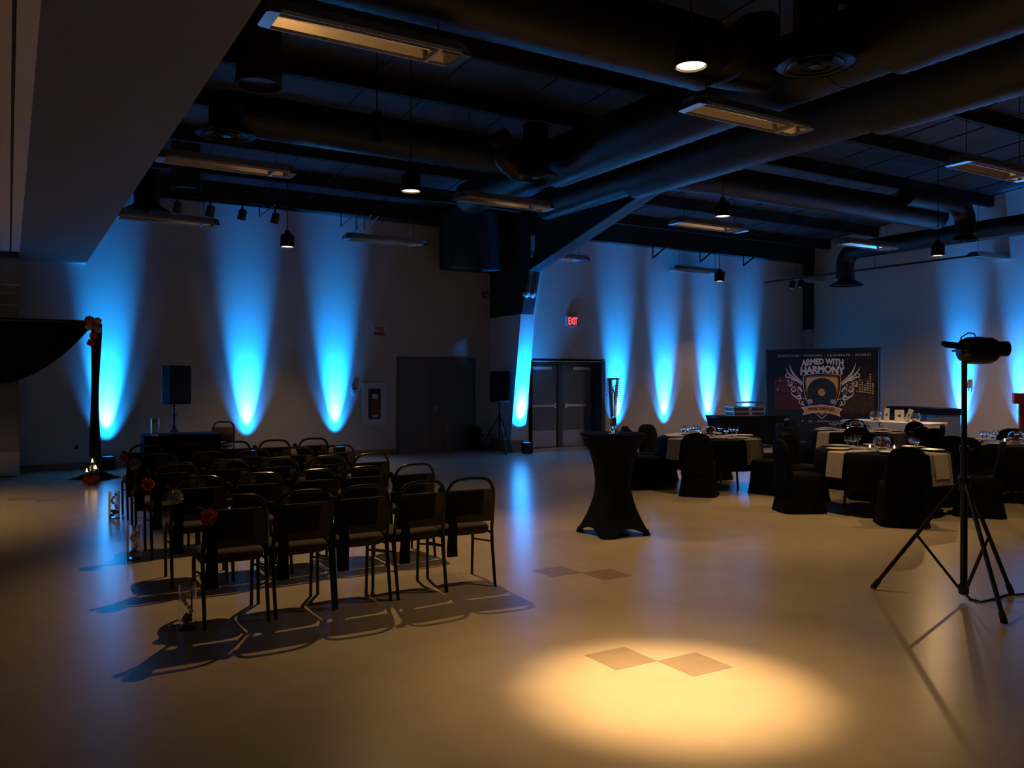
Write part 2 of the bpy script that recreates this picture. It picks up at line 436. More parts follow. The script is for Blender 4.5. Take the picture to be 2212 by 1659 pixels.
# ------------------------------------------------------------------ ducts and diffusers
def ribbed(pts, r, name, parent, step=0.07, n=20):
    P = [Vector(p) for p in pts]; out = []; rr = []; k = 0
    for a, b_ in zip(P, P[1:]):
        L = (b_-a).length; m = max(1, int(L/step))
        for i in range(m):
            out.append(a.lerp(b_, i/m)); rr.append(r*(1.0 if k % 2 else 0.985)); k += 1
    out.append(P[-1]); rr.append(r)
    return MB().tube(out, rr, n).build(name, 'duct', parent, angle=60)
def duct(label, loc, runs, group='black round ventilation ducts'):
    t = thing('duct', loc, label=label, cat='duct')
    L = Vector(loc)
    for pts, r in runs:
        ribbed([Vector(p)-L for p in pts], r, 'duct_run', t)
        for p in (pts[0], pts[-1]):
            pass
    return t
def arc(c, r, a0, a1, u, w, n=8):
    c = Vector(c); u = Vector(u); w = Vector(w)
    return [c + (u*cos(a0+(a1-a0)*i/n) + w*sin(a0+(a1-a0)*i/n))*r for i in range(n+1)]
Z1 = 4.92
duct('long black spiral duct, upper of the pair crossing toward upper right', (7.15, 8, Z1),
     [([(7.15, -3.9, Z1), (7.15, 4.9, Z1)], .42), ([(7.15, 4.9, Z1), (7.15, 5.5, Z1), (7.15, 5.501, Z1), (7.15, 10.6, Z1)], .37), ([(7.15, 10.6, Z1), (7.15, 13.4, Z1)], .29)])
Z2 = 4.86
duct('long black spiral duct, lower of the pair, beside the steel rafter', (8.55, 8, Z2),
     [([(8.55, -3.9, Z2), (8.55, 6.1, Z2)], .42), ([(8.55, 6.1, Z2), (8.55, 10.4, Z2)], .36), ([(8.55, 10.4, Z2), (8.55, 13.0, Z2)], .27)])
duct('black branch duct over the banquet tables ending in an elbow', (11, 10.1, 5.0),
     [([(8.9, 10.3, 4.95), (10, 10.3, 4.98), (16.4, 10.3, 4.98)], .26),
      ([(14.9, 10.0, 5.2), (16.5, 10.0, 5.2)] + arc((16.55, 10.0, 4.85), .35, pi/2, 0, (1,0,0), (0,0,1)) + [(16.9, 10.0, 4.62)], .2)])
duct('black cross duct nearest the camera under the roof', (4, 6.45, 5.0),
     [([(-7, 6.45, 5.0), (6.2, 6.45, 5.0)], .36), ([(6.2, 6.45, 5.0), (6.9, 6.3, 4.98)], .30)])
duct('black cross duct ending in a round diffuser beside the soffit', (5, 10.75, 4.95),
     [([(2.3, 10.75, 4.95), (6.85, 10.75, 4.95)], .27)])
duct('black duct along the right wall dropping to a round diffuser', (18.1, 12, 4.8),
     [([(18.1, 2, 4.86), (18.1, 13.4, 4.86)] + arc((18.1, 13.45, 4.51), .35, pi/2, 0, (0,1,0), (0,0,1)) + [(18.1, 13.8, 4.2)], .22)])
# flexible elbows
def elbow(label, pts, r):
    p0 = Vector(pts[0]); t = thing('duct_elbow', p0, label=label, cat='duct')
    ribbed([Vector(p)-p0 for p in pts], r, 'flex_run', t, step=0.05)
e0 = at_z(1090, 345, 4.75)
elbow('short black duct elbow above the round diffuser at centre', [e0+Vector((-.1, .05, .35)), e0+Vector((0, 0, .18)), e0, e0+Vector((.25, .05, -.12))], .16)
e1 = at_z(1590, 105, 5.0)
elbow('short black duct elbow beside the nearest lit pendant', [e1+Vector((.45, 0, .3)), e1+Vector((.2, 0, .22)), e1+Vector((0, 0, .05)), e1+Vector((0, .06, -.12)), e1+Vector((-.1, .22, -.16))], .17)
e2 = at_z(1690, 205, 4.85)
elbow('short black duct elbow behind the large round diffuser', [e2+Vector((.15, 0, .35)), e2+Vector((.1, 0, .1)), e2, e2+Vector((-.2, 0, -.25))], .15)
def diffuser(px, py, z, r, neck, label, ztop):
    p = at_z(px, py, z)
    t = thing('round_diffuser', p, label=label, cat='ceiling diffuser', group='round black ceiling diffusers')
    MB().lathe([(r, 0), (r*1.0, .015), (r*.62, .10), (neck, .13), (neck, ztop-z), (neck-.01, ztop-z), (neck-.01, .12), (r*.6, .085), (r*.94, .0)], 32, cap0=False, cap1=False).build('bell', 'duct', t)
    MB().lathe([(r*.70, -.012), (r*.72, .0), (r*.46, .06), (r*.44, .052)], 32, cap0=False, cap1=False).build('ring', 'duct', t)
    MB().lathe([(r*.40, -.018), (r*.42, -.006), (r*.2, .05), (r*.19, .04)], 32, cap0=False, cap1=False).build('ring', 'duct', t)
    MB().lathe([(.012, -.02), (r*.15, -.018), (r*.16, -.005), (.02, .02)], 24).build('core', 'duct', t)
    return t
diffuser(1760, 142, 4.55, .36, .2, 'largest round black diffuser, near the upper right', 5.6)
diffuser(1157, 383, 4.55, .33, .18, 'round black diffuser under the centre duct elbow', 5.3)
diffuser(490, 293, 4.55, .36, .2, 'round black diffuser beside the soffit edge, at the duct end', 4.9)
diffuser(2082, 520, 4.5, .26, .17, 'round black diffuser below the right branch duct', 4.7)
diffuser(1828, 617, 4.0, .40, .2, 'round black diffuser hanging in the far right corner', 4.3)
diffuser(318, 457, 4.66, .40, .22, 'round black diffuser hanging just past the soffit near the back wall', 5.45)
def square_unit(px, py, z, s, h, label):
    p = at_z(px, py, z)
    t = thing('extract_box', p, label=label, cat='vent box')
    MB().box(-s*.8, s*.8, -s*.8, s*.8, .06, roof(p.y)-z-.01).build('box', 'black_steel', t, smooth=False)
    MB().lathe([(s*.93, .06), (s*.97, .0), (s, 0), (s*1.02, .02), (s*.98, .09), (s*.9, .1)], 28, cap0=False).build('collar', 'purlin', t)
square_unit(560, 186, 4.75, .24, .4, 'black boxed vent beside the soffit under the nearest roof strip')
square_unit(402, 410, 4.75, .24, .4, 'black boxed vent beside the soffit above the track lights')

# ------------------------------------------------------------------ linear reflector fixtures
FL, FW = 1.72, .34
def make_fixture():
    t = thing('linear_fixture')
    h = FL/2; w = FW/2
    sec = [(-w, 0), (-w, .03), (-w*.55, .13), (w*.55, .13), (w, .03), (w, 0)]
    ins = [(w-.012, 0), (w-.012, .028), (w*.5, .112), (-w*.5, .112), (-w+.012, .028), (-w+.012, 0)]
    pr = sec+ins
    m = MB(); m.loft([[(-h+.1, y, z) for y, z in pr], [(h-.1, y, z) for y, z in pr]]); m.build('housing', 'housing', t, smooth=False)
    m = MB()
    for (a, b_) in (((-w+.015, .026), (-w*.5, .106)), ((w-.015, .026), (w*.5, .106))):
        rings = []
        for x in (-h+.1, h-.1):
            rings.append([(x, a[0], a[1]), (x, b_[0], b_[1]), (x, b_[0]*1.02, b_[1]+.004), (x, a[0]*1.02, a[1]+.004)])
        m.loft(rings)
    m.build('reflector', 'reflector', t, smooth=False)
    MB().box(-h+.1, h-.1, -.055, .055, .075, .108).build('tray', 'housing_dark', t, smooth=False)
    m = MB(); m.tube([(-h+.12, 0, .055), (h-.3, 0, .055)], .016, 8); m.build('lamp_tube', 'reflector', t)
    for sg in (-1, 1):
        r0 = [(sg*(h-.1), y, z) for y, z in sec]
        r1 = [(sg*(h-.02), y*.92, z*.8+.0) for y, z in sec]
        r2 = [(sg*h, y*.8, z*.45) for y, z in sec]
        MB().loft([r0, r1, r2]).build('end_cap', 'reflector' if sg > 0 else 'steel', t, smooth=False)
    MB().box(h-.3, h-.27, -w+.01, w-.01, .0, .04).build('clip', 'housing', t, smooth=False)
    return t
FZ = 4.36
proto_fix = make_fixture()
def place_fixture(i, px, py, label, z=FZ, wire=True):
    t = proto_fix if i == 0 else copy_tree(proto_fix0)
    t.location = at_z(px, py, z)
    tag(t, label, 'light fixture', 'hanging linear reflector fixtures')
    return t
proto_fix0 = proto_fix
FIX = [(798, 92, 'nearest hanging metal reflector fixture, at the soffit, glowing warm inside'),
       (493, 364, 'metal reflector fixture poking past the soffit above the track lights'),
       (362, 480, 'metal reflector fixture touching the soffit edge in front of back wall'),
       (832, 525, 'metal reflector fixture hanging right of the black pendant before back wall'),
       (1090, 443, 'metal reflector fixture with pale strip under the pair of ducts'),
       (1202, 560, 'metal reflector fixture crossing in front of the steel rafter knee'),
       (1617, 262, 'large metal reflector fixture below the round diffuser at upper right'),
       (1532, 493, 'metal reflector fixture below the lit pendant on the far side'),
       (1506, 589, 'metal reflector fixture beside lowest pendant against the far wall'),
       (1750, 609, 'cyan-tinted metal reflector fixture in front of the corner post'),
       (1873, 534, 'metal reflector fixture hanging above the music banner'),
       (2145, 373, 'metal reflector fixture cut by the right edge of the picture'),
       (2146, 561, 'metal reflector fixture nearest the right wall')]
fixtures = []
for i, (px, py, lab) in enumerate(FIX):
    fixtures.append(place_fixture(i, px, py, lab))
for t in fixtures:
    for x in (-FL*.36, FL*.36):
        top = {(0, 0): 4.67, (0, 1): 4.67, (6, 0): 4.67, (6, 1): 4.67, (4, 1): 4.66}.get((fixtures.index(t), int(x > 0)), roof(t.location.y)-.02)
        MB().tube([(x, 0, .13), (x, 0, top-FZ)], .005, 6).build('hanger_wire', 'black_metal', t)

# ------------------------------------------------------------------ pendant can lights
def pendant(p, label, watts, lit=True, size=84, blend=.7, group='black can pendant lights'):
    t = thing('pendant_light', p, label=label, cat='pendant light', group=group)
    MB().lathe([(.118, .0), (.125, .0), (.125, .20), (.115, .215), (.05, .225), (.045, .30), (.02, .315), (.02, .30), (.10, .20), (.112, .17)], 28, cap0=False, cap1=False).build('can', 'black_metal', t)
    MB().lathe([(.113, .018), (.117, .024), (.02, .024)], 28, cap0=True, cap1=True).build('lens', 'lens' if lit else 'lens_off', t)
    MB().lathe([(.125, -.004), (.131, .0), (.131, .012), (.125, .014)], 28, cap0=False, cap1=False).build('rim', 'black_metal', t)
    MB().tube([(0, 0, .31), (0, 0, roof(p[1])-p[2]-.01)], .008, 6).build('cable', 'rubber', t)
    if lit:
        spot('lamp', t, (0, 0, .01), (0, 0, -1), watts, WARM, size, blend, .06)
    return t
PZ = 4.05
pendant(at_z(1492, 146, PZ), 'nearest lit black can pendant, glowing brightest at upper right', PEND_W*1.15)
pendant(at_z(888, 414, PZ), 'lit can pendant hanging above the middle chair rows', PEND_W)
pendant(at_z(621, 534, PZ), 'lit black can pendant seen against the blue back wall', PEND_W)
pendant(at_z(1561, 468, 4.3), 'lit can pendant above the round table nearest the cocktail table', PEND_W*2.2, size=100, blend=.8)
pendant(at_z(1554, 608, PZ), 'lit can pendant, lowest of all, before the far wall', PEND_W)
pendant(at_z(2025, 553, PZ), 'lit can pendant at right over the white-clothed table', PEND_W*4.0, size=158, blend=.6)
pendant(at_z(1157, 578, PZ), 'unlit black can pendant hanging at the steel rafter knee', 0, lit=False)
# the ones outside the picture whose pools of light show on the floor
pp = at_z(1450, 1490, 0)
pl_ = pendant((pp.x, pp.y, PZ), 'can pendant above the bright pool of light on the floor', POOL_W*.85, size=27, blend=1.0)
spot('halo', pl_, (0, 0, .011), (0, 0, -1), POOL_W*.17, WARM, 50, 1.0, .06)
pendant((9.7, 4.9, PZ), 'can pendant over the tripod side of the tables', PEND_W*1.6, size=110)
pendant((-1.3, 12.0, 3.4), 'can pendant of the adjoining room at left', PEND_W*2.3, size=100)
pendant((15.0, 4.9, PZ), 'can pendant beyond the right edge of the picture', PEND_W, size=110)
# black snooted down light above the third row, its lens out of sight
def snoot(p, d, watts, size, label):
    dl = thing('snoot_light', p, label=label, cat='spotlight', group='black snooted down lights')
    MB().lathe([(.06, 0), (.062, 0), (.062, .3), (.02, .32), (.02, .31), (.055, .29), (.058, .0)], 20, cap0=False, cap1=False).build('snoot', 'black_metal', dl)
    MB().tube([(0, 0, .31), (0, 0, roof(p[1])-p[2]-.005)], .008, 6).build('stem', 'rubber', dl)
    spot('lamp', dl, (0, 0, .02), d, watts, WARM, size, .8, .03)
snoot((3.35, 8.35, 4.15), (-.05, -.35, -1), 320, 90, 'small black snooted down light above the chair rows')
snoot((7.85, 6.9, 4.9), (-.08, 0, -1), 380, 62, 'small black snooted down light between the two long ducts')

# ------------------------------------------------------------------ track lights
def track_head(p, ztop, rz, tilt, label, group):
    t = thing('track_light', p, rz, label, 'track light', group)
    T = Matrix.Rotation(tilt, 4, 'X')
    MB().lathe([(.035, .11), (.075, .09), (.085, -.08), (.078, -.10), (.07, -.09)], 18, T=T).build('head', 'black_metal', t)
    MB().tube([(0, 0, .05), (0, .0, .12), (0, 0, ztop-p[2])], .022, 8).build('stem', 'black_metal', t)
    MB().lathe([(.06, -.092), (.066, -.085)], 18, T=T).build('lens', 'lens_off', t)
tz = 5.03
r0, r1 = at_y(330, 440, 16.70), at_y(640, 470, 16.70)
rail = MB().box(r0.x, r1.x, 16.68, 16.72, 5.02, 5.06).build('track_rail', 'black_metal', smooth=False)
tag(rail, 'black track rail carrying four spotlights under the eave beam', 'track rail')
for i, (px, py) in enumerate(((384, 449), (455, 457), (524, 464), (595, 472))):
    p = at_y(px, py, 16.70)
    track_head(p, 5.02, .4, .35, 'black track spotlight, %s from the soffit, above the back wall' % ('first', 'second', 'third', 'fourth')[i], 'track lights above the back wall')
ra, rb_ = at_x(1660, 617, 17.6), at_x(2110, 550, 17.6)
zr = 4.27
rail = MB().box(17.58, 17.62, rb_.y, 16.0, zr-.02, zr+.02)
for y in (11.0, 12.6, 14.4): rail.tube([(17.6, y, zr+.02), (17.6, y, roof(y)-.005)], .007, 6)
rail = rail.build('track_rail', 'black_metal', smooth=False)
tag(rail, 'long thin black track rail running along the right wall', 'track rail')
for i, px in enumerate((1711, 1729)):
    p = at_x(px, 622, 17.6)
    track_head((17.6, p.y, zr-.16), zr-.02, 1.2, .3, 'black track spotlight, %s of the pair before the corner post' % ('left', 'right')[i], 'pair of track lights near the corner')
# angle brackets against the upper wall
for i, (px, py) in enumerate(((737, 490), (771, 497), (787, 500), (561, 468))):
    p = at_y(px, py, 16.55)
    m = MB().tube([(0, 0, 0), (0, 0, 5.06-p.z)], .012, 6).tube([(0, 0, 0), (.30, -.05, 5.06-p.z)], .012, 6)
    o = m.build('wall_bracket', 'steel'); o.location = p
    tag(o, ('steel angle bracket hanging left of the fixture under the eave, first', 'steel angle bracket hanging left of the fixture under the eave, second',
            'steel angle bracket hanging left of the fixture under the eave, third', 'small steel angle bracket between the third and fourth track spotlights')[i], 'bracket', 'steel brackets under the eave')
for i, px in enumerate((1410, 1512, 1606)):
    p = at_y(px, (558, 566, 574)[i], 15.9)
    m = MB().tube([(0, 0, 0), (.0, 0, 4.93-p.z)], .016, 6).tube([(0, 0, 0), (.45, .05, 4.93-p.z)], .022, 6)
    o = m.build('wall_bracket', 'black_metal'); o.location = p
    tag(o, 'black diagonal bracket under the far eave beam, %s from the column' % ('first', 'second', 'third')[i], 'bracket', 'black brackets under the far eave')

# ------------------------------------------------------------------ blue uplights
def uplight(p, aim, label, kn=1.0, kw=1.0, tilt=.20, size=28):
    """p on the floor, aim = unit xy toward the lit wall"""
    t = thing('uplight', p, atan2(aim[1], aim[0])-pi/2, label, 'uplight', 'blue floor uplights')
    MB().box(-.10, .10, -.10, .09, .02, .24).build('body', 'black_metal', t, smooth=False, bevel=.012)
    MB().box(-.12, -.105, -.03, .03, 0, .2).box(.105, .12, -.03, .03, 0, .2).box(-.12, .12, -.03, .03, 0, .02).build('yoke', 'black_metal', t, smooth=False)
    MB().lathe([(.085, .243), (.07, .246)], 20).build('led_face', 'led', t)
    spot('beam', t, (0, 0, .255), (0, tilt, .97), UP_NARROW*kn, BLUE, size, 1.0, .05)
    spot('spill', t, (0, 0, .256), (0, .34 if size > 25 else .16, .94), UP_WIDE*kw, BLUE, 56 if size > 25 else 74, 1.0, .05)
    spot('hot_core', t, (0, 0, .257), (0, .30, .9), UP_HOT*kn, (.30, .85, 1.0), 25, 1.0, .03)
    return t
for px, lab in ((233, 'black floor uplight behind the drape pole of the arch'), (540, 'black floor uplight behind the chair rows, between speaker and cabinet'), (733, 'black floor uplight left of the fire extinguisher cabinet')):
    q = at_y(px, 900, WY-.27); uplight((q.x, WY-.27, 0), (0, 1), lab)
for i, px in enumerate((1347, 1450, 1545, 1628)):
    q = at_y(px, 900, WY2-.27)
    uplight((q.x, WY2-.27, 0), (0, 1), 'floor uplight on the far wall, %s counting from the exit doors' % ('first', 'second', 'third', 'fourth')[i])
for i, px in enumerate((2066, 2200)):
    q = at_x(px, 900, WX-.27)
    uplight((WX-.27, q.y, 0), (1, 0), 'floor uplight on the right wall, %s' % ('behind the tripod pole', 'behind the red lectern')[i])
uplight((WX-.27, 8.6, 0), (1, 0), 'floor uplight on the right wall beyond the picture edge')
uplight(((CX0+CX1)/2+.02, 15.68, 0), (0, 1), 'floor uplight at the foot of the wrapped column', 1.0, 3.2, .15, 24)

# ------------------------------------------------------------------ things on the walls
def fire_cabinet():
    a, c = at_y(781, 918, WY), at_y(831, 827, WY)
    t = thing('fire_cabinet', ((a.x+c.x)/2, WY-.001, a.z), label='white fire extinguisher cabinet on the wall beside the double door', cat='cabinet')
    h = (c.x-a.x)/2; H = c.z-a.z
    MB().box(-h, h, -.06, 0, 0, H).build('body', 'cabinet_white', t, smooth=False, bevel=.006)
    d = MB().box(-h+.03, h-.03, -.072, -.06, .03, H-.03).build('door', 'cabinet_white', t, smooth=False)
    MB().box(-.14, .14, -.075, -.072, .12, H-.12).build('window_pane', 'cabinet_glass', d, smooth=False)
    MB().box(-h+.06, -h+.09, -.085, -.072, H*.48, H*.54).build('latch', 'steel', d, smooth=False)
    e = MB().lathe([(.05, .2), (.075, .22), (.075, .50), (.05, .56), (.02, .58), (.02, .66), (.035, .66), (.03, .7)], 14, (.02, -.082, 0))
    for i, v in enumerate(e.v): e.v[i] = (v[0], -.079+(v[1]+.082)*.08, v[2])
    e.build('extinguisher_view', 'red_plastic', d)
    MB().box(-.05, .08, -.084, -.078, .56, .66).box(-.06, .07, -.084, -.078, .16, .21).build('bracket_view', 'sign_white', d, smooth=False)
fire_cabinet()
def wall_sign():
    a, c = at_y(805, 726, WY), at_y(833, 703, WY)
    t = thing('fire_sign', ((a.x+c.x)/2, WY-.001, (a.z+c.z)/2), label='small white and red FIRE sign above the extinguisher cabinet', cat='sign')
    h = (c.x-a.x)/2; H = (c.z-a.z)/2
    MB().box(-h, h, -.02, 0, -H, H).build('board', 'sign_white', t, smooth=False)
    MB().box(-h+.02, h-.02, -.022, -.02, -H+.02, -H*.25).build('red_band', 'sign_red', t, smooth=False)
    put_text('lettering', 'FIRE', 'sign_red', t, 0, H*.32, -.022, h*1.3, H*.7, fat=.005)
wall_sign()
def exit_sign():
    a, c = at_y(1221, 704, WY2), at_y(1246, 684, WY2)
    t = thing('exit_sign', ((a.x+c.x)/2, WY2-.001, (a.z+c.z)/2), label='lit red EXIT sign above the recessed double doors', cat='exit sign')
    h = (c.x-a.x)/2; H = (c.z-a.z)/2
    MB().box(-h, h, -.07, 0, -H, H).build('case', 'cabinet_white', t, smooth=False)
    MB().box(-h+.02, h-.02, -.074, -.07, -H+.015, H-.015).build('face', 'exit_red', t, smooth=False)
    put_text('lettering', 'EXIT', 'exit_glow', t, 0, 0, -.078, h*1.5, H*1.4, fat=.007)
exit_sign()
def wallbox(name, px0, py0, px1, py1, Y, m, label, cat, d=.03, extra=None, ax='y'):
    f = at_y if ax == 'y' else at_x
    a, c = f(px0, py1, Y), f(px1, py0, Y)
    p = (a+c)/2
    t = thing(name, p, 0 if ax == 'y' else -pi/2, label, cat)
    h = (c.x-a.x)/2 if ax == 'y' else abs(c.y-a.y)/2; H = (c.z-a.z)/2
    MB().box(-h, h, -d, -.0005, -H, H).build('plate', m, t, smooth=False, bevel=.004)
    if extra == 'outlet':
        MB().box(-h*.5, h*.5, -d-.004, -d, -H*.6, H*.6).build('socket', 'rubber', t, smooth=False)
    elif extra == 'stat':
        MB().box(-h*.9, h*.9, -d-.006, -d, H*.35, H*.9).build('cover', 'rubber', t, smooth=False)
        MB().box(-h*.3, h*.3, -d-.004, -d, -H*.5, H*.1).build('dial', 'steel', t, smooth=False)
    elif extra == 'strobe':
        MB().box(-h*.3, h*.5, -d-.02, -d, -H*.5, H*.4).build('strobe_lens', 'outlet', t, smooth=False, bevel=.005)
    elif extra == 'speaker':
        MB().box(-h*.8, h*.8, -d-.01, -d, -H*.9, H*.9).build('grille', 'speaker_black', t, smooth=False)
    return t
wallbox('wall_outlet', 157, 959, 172, 974, WY, 'outlet', 'pale wall outlet left of the drape pole', 'outlet', .012, 'outlet')
wallbox('wall_outlet', 1038, 934, 1046, 945, WY, 'outlet', 'pale wall outlet between double door and lit column', 'outlet', .012, 'outlet')
wallbox('thermostat', 759, 836, 769, 853, WY, 'outlet', 'small wall thermostat left of the extinguisher cabinet', 'thermostat', .04, 'stat')
wallbox('wall_switch', 2089, 834, 2099, 848, WX, 'outlet', 'small switch plate on right wall beside the tripod pole', 'switch', .03, 'stat', 'x')
wallbox('fire_alarm', 1041, 631, 1054, 644, WY, 'red_plastic', 'red fire alarm strobe high on wall left of the column', 'alarm', .05, 'strobe')
wallbox('low_speaker', 1012, 923, 1030, 967, WY-.04, 'speaker_black', 'narrow black box standing at the right edge of the double door', 'speaker box', .2, 'speaker').location.z -= .0
em = at_x(1143, 637, CX0+.2); em.y = 15.22
em = at_y(1143, 637, 15.42)
t = thing('emergency_light', em, label='small twin-head emergency light glinting on the steel column', cat='emergency light')
for x in (-.05, .1):
    T = Matrix.Translation((x, 0, 0)) @ Matrix.Rotation(pi/2+.5, 4, 'X') @ Matrix.Rotation(.3, 4, 'Y')
    MB().lathe([(.02, -.06), (.055, -.03), (.065, .02), (.05, .035), (.01, .04)], 16, T=T).build('lamp_head', 'emergency_glass', t)
MB().box(-.1, .14, .06, .12, -.03, .05).build('base', 'emergency_glass', t, smooth=False)

# ------------------------------------------------------------------ banquet chairs of the ceremony rows
def make_chair(back='chair_back', sash=True):
    t = thing('banquet_chair')
    def smooth_tube(pts, r, n=8): return MB().tube(pts, r, n)
    # inverted-U back frame running down into the rear legs
    up = [(.205, -.255, 0), (.205, -.20, .30), (.205, -.185, .44), (.203, -.215, .60), (.196, -.243, .73)]
    topa = [(.188, -.250, .775), (.170, -.256, .815), (.140, -.261, .843), (.10, -.264, .858), (.05, -.265, .862)]
    L = up + topa
    pts = L + [(-x, y, z) for x, y, z in reversed(L)]
    h = len(up)
    MB().tube(pts[2:-2], .0135, 8).build('back_frame', 'chair_frame', t)
    for sg in (-1, 1):
        lg = MB().tube([(sg*.205, -.255, 0), (sg*.205, -.20, .30), (sg*.205, -.185, .445)], [.0125, .014, .014], 8).build('leg', 'chair_frame', t)
        lg = MB().tube([(sg*.195, .215, 0), (sg*.2, .205, .36), (sg*.2, .18, .415)], [.0125, .014, .014], 8).build('leg', 'chair_frame', t)
        MB().tube([(sg*.2, .19, .415), (sg*.203, -.185, .415)], .011, 8).build('seat_rail', 'chair_frame', t)
        MB().tube([(sg*.2, .205, .30), (sg*.204, -.05, .33), (sg*.204, -.198, .345)], .008, 6).build('stretcher', 'chair_frame', t)
    # seat pad
    rings = []
    for z, s in ((.41, .93), (.42, 1.0), (.455, 1.02), (.475, .97), (.482, .86)):
        ring = []
        for j in range(28):
            a = 2*pi*j/28; c, q = cos(a), sin(a)
            x = abs(c)**.45*(1 if c > 0 else -1)*.21*s; y = abs(q)**.5*(1 if q > 0 else -1)*.215*s + .02
            ring.append((x, y, z))
        rings.append(ring)
    MB().loft(rings).build('seat', 'chair_fabric', t, angle=60)
    # back pad, a little narrower than the frame
    rings = []
    for k, (z, hw) in enumerate(((.515, .182), (.528, .192), (.66, .19), (.755, .178), (.775, .162))):
        yc = -.20 - .055*(z-.5)/.3; d = .022 if 0 < k < 4 else .014
        ring = [(hw*sx, yc+sy*d, z) for sx, sy in ((-1,-.6),(-.95,-1),(.95,-1),(1,-.6),(1,.6),(.95,1),(-.95,1),(-1,.6))]
        rings.append(ring)
    MB().loft(rings).build('back_pad', back, t, angle=50)
    if sash:
        rings = []
        for z, g in ((.575, 0), (.60, .004), (.67, .002), (.745, .004), (.765, 0)):
            yc = -.20 - .055*(z-.5)/.3
            rings.append([(-.03+ (.135+g)*sx, yc+sy*(.029+g), z) for sx, sy in ((-1,-.6),(-.9,-1),(.9,-1),(1,-.6),(1,.6),(.9,1),(-.9,1),(-1,.6))])
        b_ = MB().loft(rings).build('sash_band', 'sash', t, angle=60)
        MB().ball((-.195, -.25, .735), .038, 10, 7, .12, (1, .9, 1.1)).tube([(-.2, -.25, .74), (-.245, -.26, .785), (-.262, -.262, .80)], [.012, .028, .016], 8).build('knot', 'sash', t)
        rings = []
        for i in range(9):
            f = i/8; z = .72 - .45*f; w_ = .026+.017*f; xx = -.185+.03*f+.01*sin(f*5); yy = -.275-.015*sin(f*3)
            rings.append([(xx-w_, yy, z), (xx-w_*.4, yy-.012, z), (xx+w_*.4, yy-.006, z), (xx+w_, yy-.01, z), (xx+w_*.9, yy+.004, z), (xx-w_*.9, yy+.008, z)])
        MB().loft(rings).build('sash_tail', 'sash', t, angle=60)
    return t
chair0 = make_chair(); first = True
ORD = ('first', 'second', 'third', 'fourth', 'fifth')
ROWN = ('row nearest the camera', 'second row from the camera', 'middle row', 'second row from the draped table', 'row nearest the draped table')
CHAIRS = {}
for r in range(5):
    pitch = (.452, .462, .475, .49, .505)[r]; x0 = (1.30, 1.30, 1.31, 1.34, 1.38)[r]
    for c in range(5):
        t = chair0 if first else copy_tree(chair0); first = False
        t.location = (x0+pitch*c, 5.97+1.235*r+random.uniform(-.03, .03), 0)
        t.rotation_euler = (0, 0, random.uniform(-.05, .05) - (.10 if (r, c) == (0, 4) else 0))
        tag(t, 'black banquet chair with navy sash, %s, %s from the vases' % (ROWN[r], ORD[c]), 'chair', 'ceremony chairs in five rows')
        CHAIRS[r, c] = t
tc_ = make_chair('tan_back', sash=False)
q = at_z(462, 914, .86); tc_.location = (q.x+.1, q.y+.1, 0); tc_.rotation_euler = (0, 0, pi-.55)
tag(tc_, 'brown-backed banquet chair without sash behind the draped table', 'chair')
# flower poms tied on the aisle chairs
def pom(p, r, m, label, cat='flower', group=None, k=70):
    t = thing('paper_flower', p, 0, label, cat, group)
    MB().pom((0, 0, 0), r, k).build('petals', m, t, smooth=False)
    MB().ball((0, 0, -r*.55), r*.3, 8, 5).build('calyx', 'sash', t)
    return t
for r, (px, py, m, rr) in enumerate(((451, 1116, 'chair_coral', .054), (378, 1074, 'white_flower', .058), (319, 1046, 'chair_coral', .056), (291, 1003, 'white_flower', .056), (267, 990, 'chair_coral', .05))):
    yb = CHAIRS[r, 0].location.y - .25
    p = at_y(px, py, CHAIRS[r, 0].location.y-.335)
    pom(p, rr, m, '%s paper flower tied to the aisle chair of the %s' % ('coral red' if m == 'chair_coral' else 'white', ROWN[r]), group='flowers on the aisle chairs')
# glass vases on the floor along the aisle
def floor_vase(p, r, h, label, stones=True):
    t = thing('glass_vase', p, 0, label, 'vase', 'glass vases along the aisle')
    MB().lathe([(.01, 0), (r, 0), (r, h), (r-.005, h), (r-.005, .012), (.01, .012)], 24, cap0=True, cap1=True).build('cylinder', 'glass', t)
    m = MB()
    for i in range(14):
        a = random.uniform(0, 2*pi); q = random.uniform(0, r*.55)
        m.ball((q*cos(a), q*sin(a), .03+random.uniform(0, h*.22)), r*.28, 8, 5, .15)
    m.build('pebbles', 'stone', t); 
    m = MB()
    for i in range(7):
        a = i*.9; m.ball((r*.4*cos(a), r*.4*sin(a), h*.38+.025*i*h/.3), r*.26, 8, 5, .2)
    m.build('petals', 'pearl', t)
floor_vase(at_z(246, 1120, 0), .062, .32, 'tall clear glass vase on the floor beside the chairs, farthest from camera')
floor_vase(at_z(289, 1208, 0), .062, .30, 'clear glass vase with dark pebbles on the floor, middle of the three')
floor_vase(at_z(404, 1360, 0), .055, .30, 'clear glass vase on the floor at the row nearest the camera')

